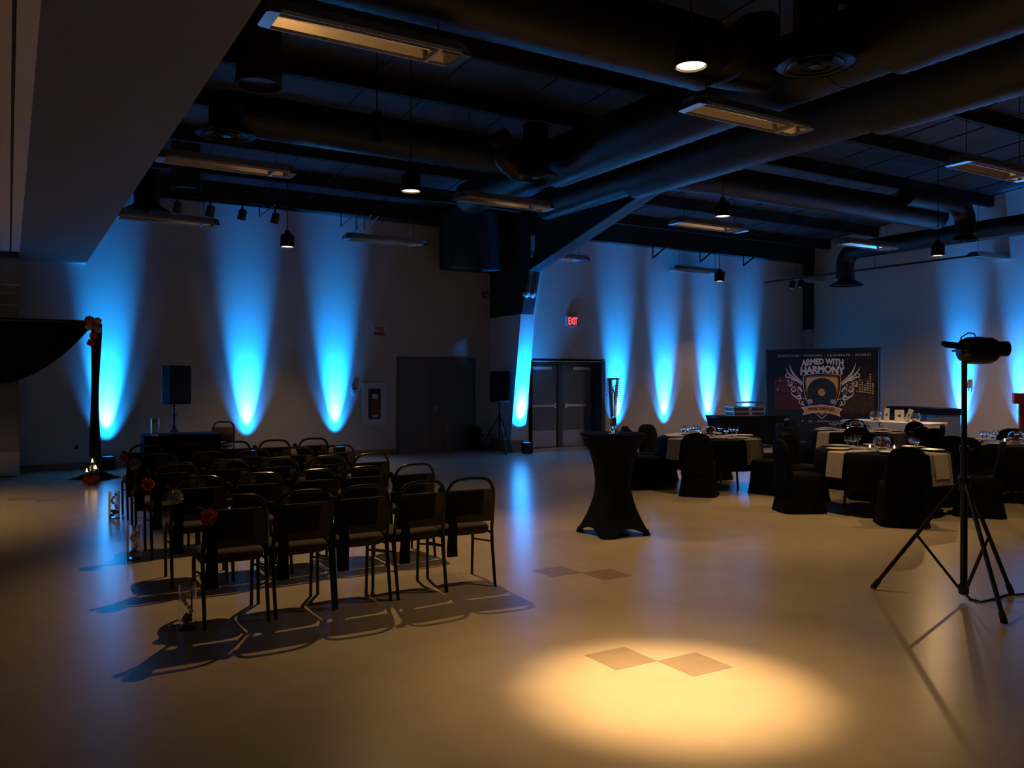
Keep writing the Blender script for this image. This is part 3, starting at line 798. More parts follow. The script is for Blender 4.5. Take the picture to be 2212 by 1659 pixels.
# ------------------------------------------------------------------ draped ceremony table
def spandex_table(p, rz, L, Wd, H, m, label, sag=.16, hem=.10, name='draped_table', cat='table', flare=0.0):
    t = thing(name, p, rz, label, cat)
    n = 14
    def ring(s, zf):
        pts = []
        for sx, sy, ax in ((-1,-1,0),(1,-1,1),(1,1,2),(-1,1,3)):
            for i in range(n):
                f = i/n
                a, c = [((-1,-1),(1,-1)), ((1,-1),(1,1)), ((1,1),(-1,1)), ((-1,1),(-1,-1))][ax]
                u = a[0]+(c[0]-a[0])*f; v = a[1]+(c[1]-a[1])*f
                k = 1-abs(2*f-1)                     # 0 at corners, 1 mid side
                inn = 1 - s*(.35+.65*k)
                x, y = u*L/2, v*Wd/2
                if ax in (0, 2): y *= 1-(1-inn)*L/Wd*.5; x *= 1-s*.35*(1-k)
                else: x *= inn; y *= 1-s*.35*(1-k)
                pts.append((x, y, zf(k)))
        return pts
    rings = []
    for i in range(13):
        f = i/12
        s = sag*sin(pi*f)**.8
        rings.append(ring(s, (lambda k, f=f: H*f + hem*(k**.5)*(1-f)**6)))
    rings.append([(x*.985, y*.985, H+.006) for x, y, z in rings[-1]])
    MB().loft(rings, cap0=False).build('cover', m, t, angle=50)
    MB().box(-L/2+.02, L/2-.02, -Wd/2+.02, Wd/2-.02, H-.035, H-.006).build('table_top', 'black_metal', t, smooth=False)
    for sx in (-1, 1):
        for sy in (-1, 1):
            MB().tube([(sx*(L/2-.05), sy*(Wd/2-.05), 0), (sx*(L/2-.13), sy*(Wd/2-.09), H*.5), (sx*(L/2-.08), sy*(Wd/2-.06), H-.03)], .014, 8).build('leg', 'black_metal', t)
    return t
q = at_z(396, 940, .74)
TQ = Vector((q.x, q.y+.3, 0))
spandex_table(TQ, -.05, 1.16, .8, .74, 'black_cloth', 'low table under a black cloth in front of the chair rows', sag=.03, hem=.02)
t = thing('glass_vase', (TQ.x-.42, TQ.y-.28, .747), 0, 'square glass vase with coral flower standing on the draped table', 'vase')
MB().lathe([(.01, 0), (.062, 0), (.062, .27), (.056, .27), (.056, .012), (.01, .012)], 20).build('cylinder', 'glass', t)
MB().pom((0, 0, .23), .042, 40).build('flower', 'coral', t, smooth=False)
m = MB()
for i in range(8): m.ball((.025*cos(i*2.1), .025*sin(i*2.1), .03+.009*i), .018, 8, 5, .1)
m.build('pearls', 'pearl', t)

# ------------------------------------------------------------------ speakers on tripod stands
def tripod(name, base, feet, collar_z, top_z, hub_z, label, cat, r=.018, brace=.5):
    t = thing(name, base, 0, label, cat)
    B = Vector(base)
    MB().tube([(0, 0, hub_z), (0, 0, collar_z+.25)], r*1.25, 12).build('lower_tube', 'black_metal', t)
    MB().tube([(0, 0, collar_z+.2), (0, 0, top_z)], r, 12).build('pole', 'black_metal', t)
    MB().lathe([(r*1.9, -.05), (r*2.1, -.04), (r*2.1, .04), (r*1.9, .05)], 14, (0, 0, collar_z)).build('collar', 'black_metal', t)
    MB().lathe([(r*1.6, -.03), (r*1.7, .03)], 14, (0, 0, collar_z+.25)).tube([(0, 0, collar_z+.25), (r*3.2, -r*2, collar_z+.25)], r*.5, 8).build('clamp_knob', 'black_metal', t)
    MB().lathe([(r*1.2, -.04), (r*1.8, -.03), (r*1.8, .04)], 14, (0, 0, hub_z+.04)).build('hub', 'black_metal', t)
    for f in feet:
        d = Vector((f[0]-B.x, f[1]-B.y, .02)); d0 = Vector((d.x, d.y, 0)).normalized()*r*1.8
        top = Vector((d0.x, d0.y, collar_z))
        g = MB().tube([top, d], r*.8, 10).build('leg', 'black_metal', t)
        e = d + (top-d).normalized()*.07
        MB().tube([e, d, d-Vector((0, 0, .005))], [r*1.05, r*1.15, r*1.0], 10).build('rubber_foot', 'rubber', g)
        mid = d.lerp(top, brace)
        MB().tube([(d0.x*.8, d0.y*.8, hub_z+.04), mid], r*.5, 8).build('brace', 'black_metal', t)
    return t
def speaker(p, rz, label, W_=.42, D_=.36, H_=.68):
    t = thing('loudspeaker', p, rz, label, 'loudspeaker')
    rings = []
    for z in (0, .02, H_-.02, H_):
        i = .012 if z in (0, H_) else 0
        rings.append([(-W_/2+i, -D_/2+i, z), (W_/2-i, -D_/2+i, z), (W_/2-i, D_*.1, z), (W_/2-.09, D_/2-i, z), (-W_/2+.09, D_/2-i, z), (-W_/2+i, D_*.1, z)])
    MB().loft(rings).build('cabinet', 'speaker_black', t, smooth=False)
    MB().box(-W_/2+.015, W_/2-.015, -D_/2-.012, -D_/2, .025, H_-.025).build('grille', 'speaker_black', t, smooth=False, bevel=.006)
    for z in (H_*.42, H_*.52):
        MB().box(-W_/2-.004, -W_/2, -.05, .05, z, z+.05).build('side_grip', 'rubber', t, smooth=False)
    MB().lathe([(.03, -.05), (.03, 0)], 12).build('pole_cup', 'black_metal', t)
    return t
b1 = at_t(376, 900, 15.0); b1.z = 0
zz = at_t(376, 873, 15.0).z
tripod('speaker_stand', b1, [(b1.x+.5*cos(a), b1.y+.5*sin(a)) for a in (.3, 2.4, 4.5)], .75, zz-.06, .25, 'black tripod speaker stand rising behind the draped table', 'speaker stand')
c1 = at_t(386, 873, 15.0)
speaker((b1.x, b1.y, zz), .5, 'black loudspeaker on a stand before the blue back wall', W_=.44, H_=.69)
b2 = at_z(1079, 979, 0)
z2 = at_t(1079, 868, b2.x*FX+b2.y*FY).z
tripod('speaker_stand', b2, [at_z(1036, 975, 0), at_z(1093, 985, 0), at_z(1106, 978, 0)], .82, z2-.06, .28, 'black tripod speaker stand at the foot of the lit column', 'speaker stand')
speaker((b2.x, b2.y, z2), -.45, 'black loudspeaker on a stand beside the blue-lit column', W_=.42, H_=.68)

# ------------------------------------------------------------------ ceremony arch
ab = at_z(207, 1036, 0)
ar = thing('ceremony_arch', ab, 0, 'black draped ceremony arch pole with swag and paper flowers', 'arch')
H = EYE + (HOR-694)/FPX*(ab.x*FX+ab.y*FY)
SP = -2.9
for x in (0, SP):
    rings = []
    for i in range(22):
        f = i/21; z = .02+(H-.06)*f
        r = .060 + .013*sin(f*7+1) + .016*(1-f)
        rings.append([(x+r*(1+.12*sin(5*a+f*3))*cos(a)-.02*sin(f*4), r*(1+.12*sin(5*a+f*3))*sin(a), z) for a in [2*pi*j/24 for j in range(24)]])
    MB().loft(rings).build('pole_drape', 'drape', ar, angle=60)
    MB().tube([(x, 0, 0), (x, 0, H)], .02, 8).build('pole', 'black_metal', ar)
    MB().box(x-.2, x+.2, -.2, .2, 0, .012).build('base_plate', 'black_metal', ar, smooth=False)
    m = MB(); rings = []
    for k in range(28):
        a = 2*pi*k/28; R_ = .33*(1+.22*sin(3*a)+.1*sin(7*a+1))
        rings.append([(x+R_*cos(a)*1.05, R_*sin(a)*.6, .013), (x+R_*cos(a)*.7, R_*sin(a)*.42, .035+.02*sin(5*a)), (x+.06*cos(a), .06*sin(a), .16)])
    m.loft([[r_[j] for r_ in rings] for j in range(3)], cap0=True, cap1=True); m.build('fabric_puddle', 'drape', ar, angle=60)
MB().tube([(0, 0, H-.02), (SP, 0, H-.02)], .02, 8).build('crossbar', 'black_metal', ar)
# swag: sheet with folds, hanging deepest at the middle of the span
rings = []
NX, NZ = 48, 14
def swag_side(off):
    G = []
    for i in range(NX+1):
        f = i/NX; x = -.05 + (SP+.1)*f
        depth = .06 + .98*(sin(pi*f)**.85)
        G.append([(x, off + .03*sin(j*1.7+f*3)+ .05*sin(pi*f)*(j/NZ), H+.01-depth*(j/NZ)) for j in range(NZ+1)])
    return G
A, B_ = swag_side(-.012), swag_side(.012)
m = MB(); m.loft([a + list(reversed(b_)) for a, b_ in zip(A, B_)]); m.build('swag', 'drape', ar, angle=60)
yy = ab.y-.06
for px, py, mm, rr in ((194, 692, 'coral', .075), (206, 702, 'coral', .06), (211, 694, 'cream', .062), (193, 706, 'cream', .06), (211, 713, 'cream', .062), (203, 725, 'coral', .068), (197, 740, 'coral', .062)):
    p = at_y(px, py, yy) - ab
    MB().pom(p, rr, 60).build('paper_flower', mm, ar, smooth=False)['label'] = 'coral paper flower' if mm == 'coral' else 'cream paper flower'
def candle_glass(p, r, h, label, wax_z, group='floating candle glasses', fl=.016):
    t = thing('candle_glass', p, 0, label, 'candle', group)
    MB().lathe([(.005, 0), (r, 0), (r, h), (r-.004, h), (r-.004, .01), (.005, .01)], 20).build('glass_cylinder', 'glass', t)
    MB().lathe([(.005, wax_z-.02), (r*.6, wax_z-.015), (r*.62, wax_z), (.005, wax_z)], 14).build('wax', 'wax', t)
    MB().lathe([(.002, 0), (fl*.55, fl*.5), (fl*.6, fl), (fl*.3, fl*1.9), (.001, fl*2.6)], 10, (0, 0, wax_z)).build('flame', 'flame', t)
    return t
for (px, py, lab) in ((199, 997, 'tallest of three floating candle glasses at the arch foot'), (206, 1011, 'middle floating candle glass at the arch foot'), (187, 1018, 'shortest floating candle glass at the arch foot')):
    p = at_y(px, py, ab.y-.20-.06*(px == 187)); hz = p.z
    candle_glass((p.x, p.y, .036), .045, hz+.03, lab, hz-.045, fl=.02)
for i, px in enumerate((190, 204)):
    p = at_z(px, 1046, .0); p.z = .07
    pom(p, .075, 'coral', 'coral paper flower lying at the arch foot, %s one' % ('left', 'right')[i], group='flowers at the arch foot')

# ------------------------------------------------------------------ cocktail table
cp_ = at_z(1324, 1152, 0)
ct = thing('cocktail_table', cp_, 0, 'tall cocktail table in a black stretch cover with flared foot', 'cocktail table')
FA = radians(-48)
rings = []
N = 64; HC = 1.055
for i in range(27):
    f = i/26
    ring = []
    for j in range(N):
        a = 2*pi*j/N; k = abs(cos(2*(a-FA)))            # 1 at the four feet
        foot = k**3
        rt = .19 + .165*max(0, (f-.5)/.5)**2.2 + .0*f
        rbm = .19 + (.095+.115*foot)*max(0, (.5-f)/.5)**1.7
        r = (rt if f > .5 else rbm)
        if f > .97: r = .355
        z = HC*f + (1-foot)*.085*(1-f)**8
        ring.append((r*cos(a), r*sin(a), z))
    rings.append(ring)
rings.append([(x*.97, y*.97, HC+.008) for x, y, z in rings[-1]])
MB().loft(rings, cap0=False).build('stretch_cover', 'spandex', ct, angle=60)
MB().lathe([(.02, HC-.03), (.34, HC-.03), (.34, HC-.006), (.02, HC-.006)], 32).build('table_top', 'black_metal', ct)
MB().tube([(0, 0, .03), (0, 0, HC-.02)], .035, 12).build('pedestal', 'black_metal', ct)
for k in range(4):
    a = FA+k*pi/2
    MB().lathe([(.035, 0), (.038, .02), (.02, .06)], 10, (.355*cos(a), .355*sin(a), 0)).build('foot_pocket', 'spandex', ct)
# crystal vase on it
vz = HC+.009
vp = at_z(1326, 938, vz)
va = thing('crystal_vase', (cp_.x-.02, cp_.y-.03, vz), 0, 'tall flared crystal vase with bead strands on the cocktail table', 'vase')
MB().lathe([(.01, 0), (.05, 0), (.05, .012), (.022, .03), (.03, .05), (.032, .075), (.03, .10), (.03, .145), (.033, .17), (.044, .34), (.058, .50), (.063, .575), (.060, .575), (.055, .50), (.041, .34), (.029, .17), (.01, .165)], 28).build('body', 'glass', va)
MB().lathe([(.033, .085), (.0345, .09), (.0345, .155), (.033, .16)], 24).build('ribbon', 'gold_ribbon', va)
MB().lathe([(.0615, .566), (.066, .57), (.066, .58), (.0615, .582)], 28, cap0=False, cap1=False).build('rim', 'steel', va)
for k in range(7):
    a = k*2*pi/7+.3; n = (12, 8, 15, 9, 14, 10, 12)[k]; m = MB()
    for i in range(n): m.ball((.071*cos(a), .071*sin(a), .565-i*.021), .0075, 8, 5)
    m.build('bead_strand', 'glass', va)
m = MB()
for k in range(3):
    a = k*2*pi/3; m.tube([(0, 0, .03), (.055*cos(a), .055*sin(a), .028), (.07*cos(a), .07*sin(a), .0)], .009, 6)
m.build('scroll_foot', 'steel', va)
for k in range(4):
    m = MB(); a = k*1.7
    m.tube([(.004*cos(a), .004*sin(a), .18), (.01*cos(a), .01*sin(a), .3), (.03*cos(a+.5), .03*sin(a+.5), .42+.03*k), (.025*cos(a+1.2), .025*sin(a+1.2), .5)], [.003, .004, .006, .002], 6)
    m.build('twig', 'gold_ribbon', va)

# ------------------------------------------------------------------ round banquet tables
def make_cover_chair():
    t = thing('covered_chair')
    def rr(hw, y0, y1, z, p=.45, n=32):
        yc, hd = (y0+y1)/2, (y1-y0)/2
        return [(abs(cos(a))**p*(1 if cos(a) > 0 else -1)*hw, yc+abs(sin(a))**p*(1 if sin(a) > 0 else -1)*hd, z) for a in [2*pi*j/n for j in range(n)]]
    R1 = [rr(.27, -.30, .28, 0), rr(.258, -.285, .265, .06), rr(.235, -.255, .245, .22), rr(.225, -.24, .235, .40), rr(.22, -.235, .23, .455), rr(.20, -.22, .21, .475)]
    MB().loft(R1).build('seat_cover', 'spandex', t, angle=60)
    R2 = []
    for z, hw, y0, y1 in ((.30, .228, -.26, -.14), (.45, .222, -.25, -.15), (.62, .222, -.27, -.185), (.74, .215, -.285, -.205), (.81, .192, -.29, -.215), (.855, .155, -.293, -.222), (.88, .105, -.293, -.228), (.89, .05, -.29, -.235)):
        R2.append(rr(hw, y0, y1, z, .6))
    MB().loft(R2).build('back_cover', 'spandex', t, angle=60)
    return t
def make_goblet():
    t = thing('goblet')
    MB().lathe([(.003, 0), (.034, 0), (.034, .003), (.006, .008), (.005, .06), (.012, .07), (.034, .09), (.042, .12), (.040, .155), (.038, .155), (.040, .12), (.032, .093), (.003, .075)], 16).build('bowl', 'glass', t)
    return t
def make_plate():
    t = thing('dinner_plate')
    MB().lathe([(.01, .0), (.085, .0), (.135, .014), (.137, .017), (.085, .006), (.01, .004)], 28).build('dish', 'plate', t)
    MB().lathe([(.088, .0068), (.091, .0085), (.094, .0085), (.094, .0075)], 28, cap0=False, cap1=False).build('rim_ring', 'plate', t)
    return t
PROT = {}
def inst(kind, maker):
    if kind not in PROT: PROT[kind] = maker(); return PROT[kind]
    return copy_tree(PROT[kind])
TR, TH = .77, .75
def round_table(px, py, seats, name, runners=(-40, 52), lit_candles=2):
    c = at_z(px, py, TH); c = Vector((c.x, c.y, 0))
    cam_a = math.degrees(atan2(-c.y, -c.x))
    t = thing('round_table', c, 0, 'round banquet table, %s' % name, 'table', 'round banquet tables')
    MB().lathe([(.02, TH-.03), (TR-.02, TH-.03), (TR-.02, TH-.008), (.02, TH-.008)], 40).build('table_top', 'baseboard', t)
    for a in range(4):
        MB().tube([(.45*cos(a*pi/2+.4), .45*sin(a*pi/2+.4), 0), (.4*cos(a*pi/2+.4), .4*sin(a*pi/2+.4), TH-.03)], .016, 8).build('leg', 'black_metal', t)
    # cloth
    N = 96; rings = []
    for rr, z, w_ in ((.30, TH, 0), (TR-.03, TH, 0), (TR-.005, TH-.003, 0), (TR+.008, TH-.018, .1), (TR+.014, TH-.12, .4), (TR+.022, TH-.28, .7), (TR+.03, .30, .9)):
        rings.append([((rr+w_*.02*sin(11*a+px)+w_*.012*sin(17*a))*cos(a), (rr+w_*.02*sin(11*a+px)+w_*.012*sin(17*a))*sin(a), z) for a in [2*pi*j/N for j in range(N)]])
    cl = thing('tablecloth', c, 0, 'black round cloth draped over %s' % name, 'tablecloth', 'black tablecloths')
    m = MB(); m.loft(rings, cap0=True, cap1=False)
    m.build('cloth', 'black_cloth', cl, angle=60)
    # crossing runners
    for k, off in enumerate(runners):
        a = radians(cam_a+off)
        e = Vector((cos(a), sin(a), 0)); s = Vector((-sin(a), cos(a), 0))
        ru = thing('table_runner', c, 0, '%s over %s' % (('pale runner with front end at left,', 'lace-edged pale runner with front end at right,')[k], name), 'table runner', 'pale crossing table runners')
        for mm, hw, lift, drop in ((('runner', .125, .004, .30),) if k == 0 else (('lace', .19, .003, .36), ('runner', .125, .006, .28))):
            path = [(-(TR+.06), TH-drop), (-(TR+.035), TH-.12), (-(TR+.018), TH-.01), (-(TR-.01), TH+lift), (-.4, TH+lift), (.4, TH+lift), (TR-.01, TH+lift), (TR+.018, TH-.01), (TR+.035, TH-.12), (TR+.06, TH-drop)]
            rings = []
            for d, z in path:
                o_ = lift*.8*(1 if d > 0 else -1) if abs(d) > TR else 0
                z_ = z+k*.004 + (lift if abs(d) > TR-.02 and z > TH-.05 else 0)
                q0, q1 = e*(d+o_)+s*hw, e*(d+o_)-s*hw
                # follow the round edge at the sides
                rings.append([(q0.x, q0.y, z_), (q1.x, q1.y, z_), (q1.x-e.x*.001, q1.y-e.y*.001, z_-.0015), (q0.x-e.x*.001, q0.y-e.y*.001, z_-.0015)])
            MB().loft(rings).build('linen' if mm == 'runner' else 'lace_border', mm, ru, smooth=False)
    # chairs
    top = TH+.0105
    for k, (deg, side) in enumerate(seats):
        a = radians(deg)
        ch = inst('cov', make_cover_chair)
        rr = 1.06
        ch.location = (c.x+rr*cos(a), c.y+rr*sin(a), 0); ch.rotation_euler = (0, 0, a+pi/2+random.uniform(-.06, .06))
        tag(ch, 'black covered chair on the %s side of %s' % (side, name), 'chair', 'black covered banquet chairs')
        pl = inst('plate', make_plate); pl.location = (c.x+.57*cos(a), c.y+.57*sin(a), top)
        tag(pl, 'white dinner plate at the %s setting of %s' % (side, name), 'plate', 'white dinner plates')
        for j, (dr, da) in enumerate(((.40, -.30), (.36, -.07))):
            if j and k % 2 == 0: continue
            g = inst('gob', make_goblet); g.location = (c.x+dr*cos(a+da), c.y+dr*sin(a+da), top)
            tag(g, '%s goblet at the %s setting of %s' % (('clear glass', 'second clear')[j], side, name), 'glass', 'stemmed goblets')
    bw = thing('fish_bowl', (c.x, c.y, top), 0, 'round glass bowl with red rose in the middle of %s' % name, 'bowl', 'rose bowls')
    MB().lathe([(.005, 0), (.06, .0), (.095, .04), (.105, .085), (.09, .13), (.06, .155), (.058, .152), (.087, .128), (.101, .085), (.091, .042), (.058, .006), (.005, .005)], 24).build('bowl', 'glass', bw)
    MB().pom((0, 0, .07), .045, 40).build('rose', 'rose_red', bw, smooth=False)
    ca = radians(cam_a)
    for j in range(lit_candles):
        a = ca + (-.9, 1.0, 2.6)[j]
        p = (c.x+.17*cos(a), c.y+.17*sin(a), top)
        candle_glass(p, .03, .05, 'lit votive candle, %s of the rose bowl on %s' % (('left', 'right', 'behind')[j], name), .025, 'votive candles', fl=.014)
    return c
T1 = round_table(1533, 944, ((218, 'front'), (160, 'left'), (129, 'rear left'), (96, 'far left'), (40, 'far'), (340, 'right'), (280, 'front right')), 'the table beside the cocktail table', lit_candles=1)
T2 = round_table(1905, 972, ((226, 'front'), (154, 'left'), (98, 'far left'), (45, 'far'), (355, 'far right'), (306, 'right')), 'the nearest round table')
T3 = round_table(1850, 931, ((217, 'front'), (150, 'left'), (95, 'far left'), (38, 'far'), (350, 'far right'), (306, 'right'), (262, 'front right')), 'the table before the white table', lit_candles=1)
T4 = round_table(2195, 958, ((183, 'front left'), (130, 'left'), (83, 'far left'), (30, 'far'), (335, 'right'), (245, 'front')), 'the table at the right edge')

# ------------------------------------------------------------------ white table, DJ table, gear
spandex_table((15.75, 10.85, 0), pi/2, 1.95, .72, .76, 'white_spandex', 'white stretch-covered table with bowls and cards', sag=.2, hem=.12, name='white_table')
wt = .767
def dome(px, label):
    p = at_z(px, 905, wt); p.x = 15.7; p = at_x(px, 903, 15.72)
    t = thing('glass_dome', (15.72, p.y, wt), 0, label, 'bowl', 'glass bowls on the white table')
    MB().lathe([(.005, 0), (.07, 0), (.11, .05), (.125, .1), (.11, .16), (.085, .19), (.082, .187), (.105, .158), (.12, .1), (.105, .053), (.066, .008), (.005, .007)], 24).build('bowl', 'glass', t)
    MB().box(-.04, .05, -.03, .03, .012, .07).build('paper_slips', 'kraft', t, smooth=False, bevel=.01)
dome(1892, 'glass fish bowl with paper slips at the left of the white table')
dome(1975, 'glass fish bowl at the right of the white table')
def card(px, w_, h, tilt, label, m='card', dx=0.0):
    p = at_x(px, 903, 15.62+dx)
    t = thing('sign_card', (15.62+dx, p.y, wt), -pi/2+.55, label, 'card', 'cards on the white table')
    T = Matrix.Rotation(tilt, 4, 'Y')
    b_ = MB().box(-w_/2, w_/2, -.004, .004, .0, h, T=T).build('sheet', m, t, smooth=False)
    MB().box(-w_*.13, w_*.13, -.0055, -.004, h*.4, h*.6, T=T).build('print', 'print_black', t, smooth=False)
    MB().box(-w_*.3, w_*.3, -.02, .03, 0, .006).build('stand', 'card', t, smooth=False)
card(1915, .10, .27, .06, 'tall narrow white card standing at the left bowl')
card(1943, .18, .24, 0, 'square white card standing in the middle of the white table', dx=.12)
for o in [o for o in bpy.data.objects if o.get('label') == 'square white card standing in the middle of the white table']:
    o.location.z += .0
card(1957, .09, .28, .38, 'leaning pale card strip beside the right bowl')
# black side counter behind the white table
ca, cb = at_t(1934, 930, 19.7), at_t(2050, 930, 17.9)
mid = (ca+cb)/2; ang = atan2(cb.y-ca.y, cb.x-ca.x); Lc = (cb-ca).length
ctr = thing('side_counter', (mid.x+.3, mid.y+.15, 0), ang, 'black topped side counter behind the white table', 'counter')
MB().box(-Lc/2, Lc/2, -.3, .3, .86, 1.0).build('counter_top', 'black_cloth', ctr, smooth=False, bevel=.02)
MB().box(-Lc/2+.05, Lc/2-.42, -.27, .27, 0, .86).build('body', 'black_metal', ctr, smooth=False)
MB().box(Lc/2-.42, Lc/2-.03, -.27, .27, 0, .858).build('end_panel', 'pewter_box', ctr, smooth=False)
# red lectern at the right edge
lp = at_t(2228, 930, 16.0)
lc = thing('lectern', (lp.x, lp.y, 0), -1.0, 'red lectern cut off by the right edge of the picture', 'lectern')
MB().box(-.30, .30, -.22, .22, 1.17, 1.37).build('desk', 'lectern_red', lc, smooth=False, bevel=.01)
MB().box(-.2, .2, -.16, .16, .05, 1.17).build('post', 'lectern_red', lc, smooth=False, bevel=.01)
MB().box(-.3, .3, -.25, .25, 0, .05).build('foot', 'lectern_red', lc, smooth=False, bevel=.008)
MB().lathe([(.002, 0), (.07, 0)], 20, T=Matrix.Translation((0, -.2215, 1.27)) @ Matrix.Rotation(pi/2, 4, 'X'), cap0=False, cap1=False).build('emblem', 'pewter_box', lc)
# DJ table
da, db = at_t(1553, 900, 19.6), at_t(1690, 900, 19.0)
mid = (da+db)/2; ang = atan2(db.y-da.y, db.x-da.x)
DJH = .76
da, db = at_z(1553, 900, DJH), at_z(1690, 898.5, DJH)
ang = atan2(db.y-da.y, db.x-da.x); u = Vector((cos(ang), sin(ang), 0)); nrm = Vector((-sin(ang), cos(ang), 0))
DL = 1.75
dc = da + u*DL/2 + nrm*.36; dc.z = 0
spandex_table(dc, ang, DL, .72, DJH, 'spandex', 'black stretch-covered disc jockey table left of the banner', sag=.24, hem=.10, name='dj_table')
gx = (at_z(1630, 900, DJH)-da).dot(u) - DL/2
g = thing('flight_case', dc+u*gx-nrm*.05+Vector((0, 0, DJH+.007)), ang, 'open black flight case with metal edges on the disc jockey table', 'flight case')
def case(z0, h, x0, x1, d):
    o = MB().box(x0+.008, x1-.008, -d+.008, d-.008, z0+.008, z0+h-.008).build('panel_body', 'case_panel', g, smooth=False)
    m = MB(); e = .013
    for z in (z0, z0+h-e):
        m.box(x0, x1, -d, -d+e, z, z+e).box(x0, x1, d-e, d, z, z+e).box(x0, x0+e, -d, d, z, z+e).box(x1-e, x1, -d, d, z, z+e)
    for x in (x0, x1-e):
        m.box(x, x+e, -d, -d+e, z0, z0+h).box(x, x+e, d-e, d, z0, z0+h)
    m.box((x0+x1)/2-.0, (x0+x1)/2+.07, -d-.006, -d+.004, z0+h*.25, z0+h*.8)
    m.build('metal_edging', 'case_edge', o, smooth=False)
case(0, .095, -.38, .42, .22)
case(.103, .11, -.40, .42, .22)
for x in (-.15, .38):
    MB().tube([(x-.04, -.1, .213), (x+.02, -.1, .30)], .008, 6).tube([(x-.04, .1, .213), (x+.02, .1, .30)], .008, 6).build('shelf_strut', 'case_edge', g)
MB().box(-.12, .52, -.17, .17, .30, .318).build('laptop_shelf', 'case_panel', g, smooth=False, bevel=.004)
MB().box(.0, .3, -.1, .12, .318, .334).build('laptop', 'case_panel', g, smooth=False, bevel=.004)

# ------------------------------------------------------------------ banner
TLp, TRp = at_t(1655, 757, 22.0), at_t(1900, 752, 20.45)
bm = (TLp+TRp)/2; bang = atan2(TRp.y-TLp.y, TRp.x-TLp.x); BW = Vector((TRp.x-TLp.x, TRp.y-TLp.y)).length; BH = 2.40
bn = thing('music_banner', (bm.x, bm.y, 0), bang, 'black fabric backdrop banner with winged record shield and lettering', 'banner')
S_ = BW/1970.0                                    # metres per print pixel
def U(cx): return (cx-1105)*S_*1.0
def V(cy): return BH - (cy-110)*S_
MB().box(-BW/2+.03, BW/2-.03, 0, .006, .06, BH-.02).build('side_curtain', 'banner', bn, smooth=False)
MB().box(U(285), U(2000), -.010, -.004, .08, BH-.035).build('printed_sheet', 'banner', bn, smooth=False)
for x in (-BW/2, BW/2):
    MB().tube([(x, .02, 0), (x, .02, BH+.02)], .018, 8).build('upright', 'black_metal', bn)
    MB().tube([(x, -.25, .012), (x, .3, .012)], .014, 8).build('foot', 'black_metal', bn)
MB().tube([(-BW/2-.03, .02, BH), (BW/2+.03, .02, BH)], .016, 8).build('crossbar', 'black_metal', bn)
PR = thing('artwork', (0, 0, 0)); PR.parent = bn
LAY = [0]
def flat(name, pts, m, layer):
    o = MB().poly([(U(x), -.011-.0016*layer, V(y)) for x, y in reversed(pts)]).build(name, m, bn, smooth=False); return o
bpy.data.objects.remove(PR)
def strip(mb, pts, w0, w1, layer, taper=True):
    """tapering brush stroke along print-pixel points"""
    n = len(pts); y = -.011-.0016*layer; L = []; R_ = []
    for i, (px, py) in enumerate(pts):
        a = pts[max(0, i-1)]; b_ = pts[min(n-1, i+1)]
        dx, dy = b_[0]-a[0], b_[1]-a[1]; l = max(1e-6, sqrt(dx*dx+dy*dy))
        f = i/(n-1); w = (w0+(w1-w0)*f)*(sin(pi*(.12+.86*f))**.6)
        L.append((U(px-dy/l*w), y, V(py+dx/l*w))); R_.append((U(px+dy/l*w), y, V(py-dx/l*w)))
    b = len(mb.v); mb.v += L+R_
    for i in range(n-1): mb.f.append((b+i, b+i+1, b+n+i+1, b+n+i))
def bez(p0, p1, p2, p3, n=14):
    return [tuple((1-t)**3*a+3*(1-t)**2*t*b_+3*(1-t)*t*t*c+t**3*d for a, b_, c, d in zip(p0, p1, p2, p3)) for t in [i/n for i in range(n+1)]]
def spiral(cx, cy, r0, r1, a0, turns, n=22):
    return [(cx+(r0+(r1-r0)*i/n)*cos(a0+turns*2*pi*i/n), cy+(r0+(r1-r0)*i/n)*sin(a0+turns*2*pi*i/n)) for i in range(n+1)]
# wood-toned lower field and equaliser bars
flat('wood_field_left', [(285, 930), (780, 900), (780, 1200), (285, 1180)], 'print_darkred', 0)
flat('wood_field_right', [(1480, 890), (2000, 930), (2000, 1250), (1480, 1250)], 'print_wood', 0)
flat('glow_left', [(285, 640), (500, 580), (780, 640), (780, 900), (285, 900)], 'print_darkred', .5)
flat('glow_right', [(1450, 580), (1700, 640), (1990, 620), (2000, 910), (1450, 870)], 'print_wood', .5)
cells = {'print_red': MB(), 'print_yellow': MB(), 'print_white': MB()}
for side in (0, 1):
    for ci in range(11):
        x = (292+ci*46) if side == 0 else (1985-ci*43)
        nrow = (8, 6, 7, 6, 8, 7, 5, 6, 5, 6, 4)[ci] if side == 0 else (5, 9, 6, 4, 5, 6, 5, 6, 7, 6, 5)[ci]
        for ri in range(nrow):
            y = (880 if side == 0 else 895) - ri*40 - (0 if side == 0 else ci*6) + (0 if side else -ci*2)
            h = random.random()
            m = 'print_red' if side == 0 else ('print_yellow' if ci < 7 else 'print_red')
            if h < .10: m = 'print_white'
            elif h < .25: continue
            mb = cells[m]; b = len(mb.v); yy = -.0128
            mb.v += [(U(x-13), yy, V(y-10)), (U(x-13), yy, V(y+10)), (U(x+13), yy, V(y+10)), (U(x+13), yy, V(y-10))]
            mb.f.append((b, b+1, b+2, b+3))
for k, mb in cells.items(): mb.build('equaliser_cells', k, bn, smooth=False)['kind'] = 'stuff'
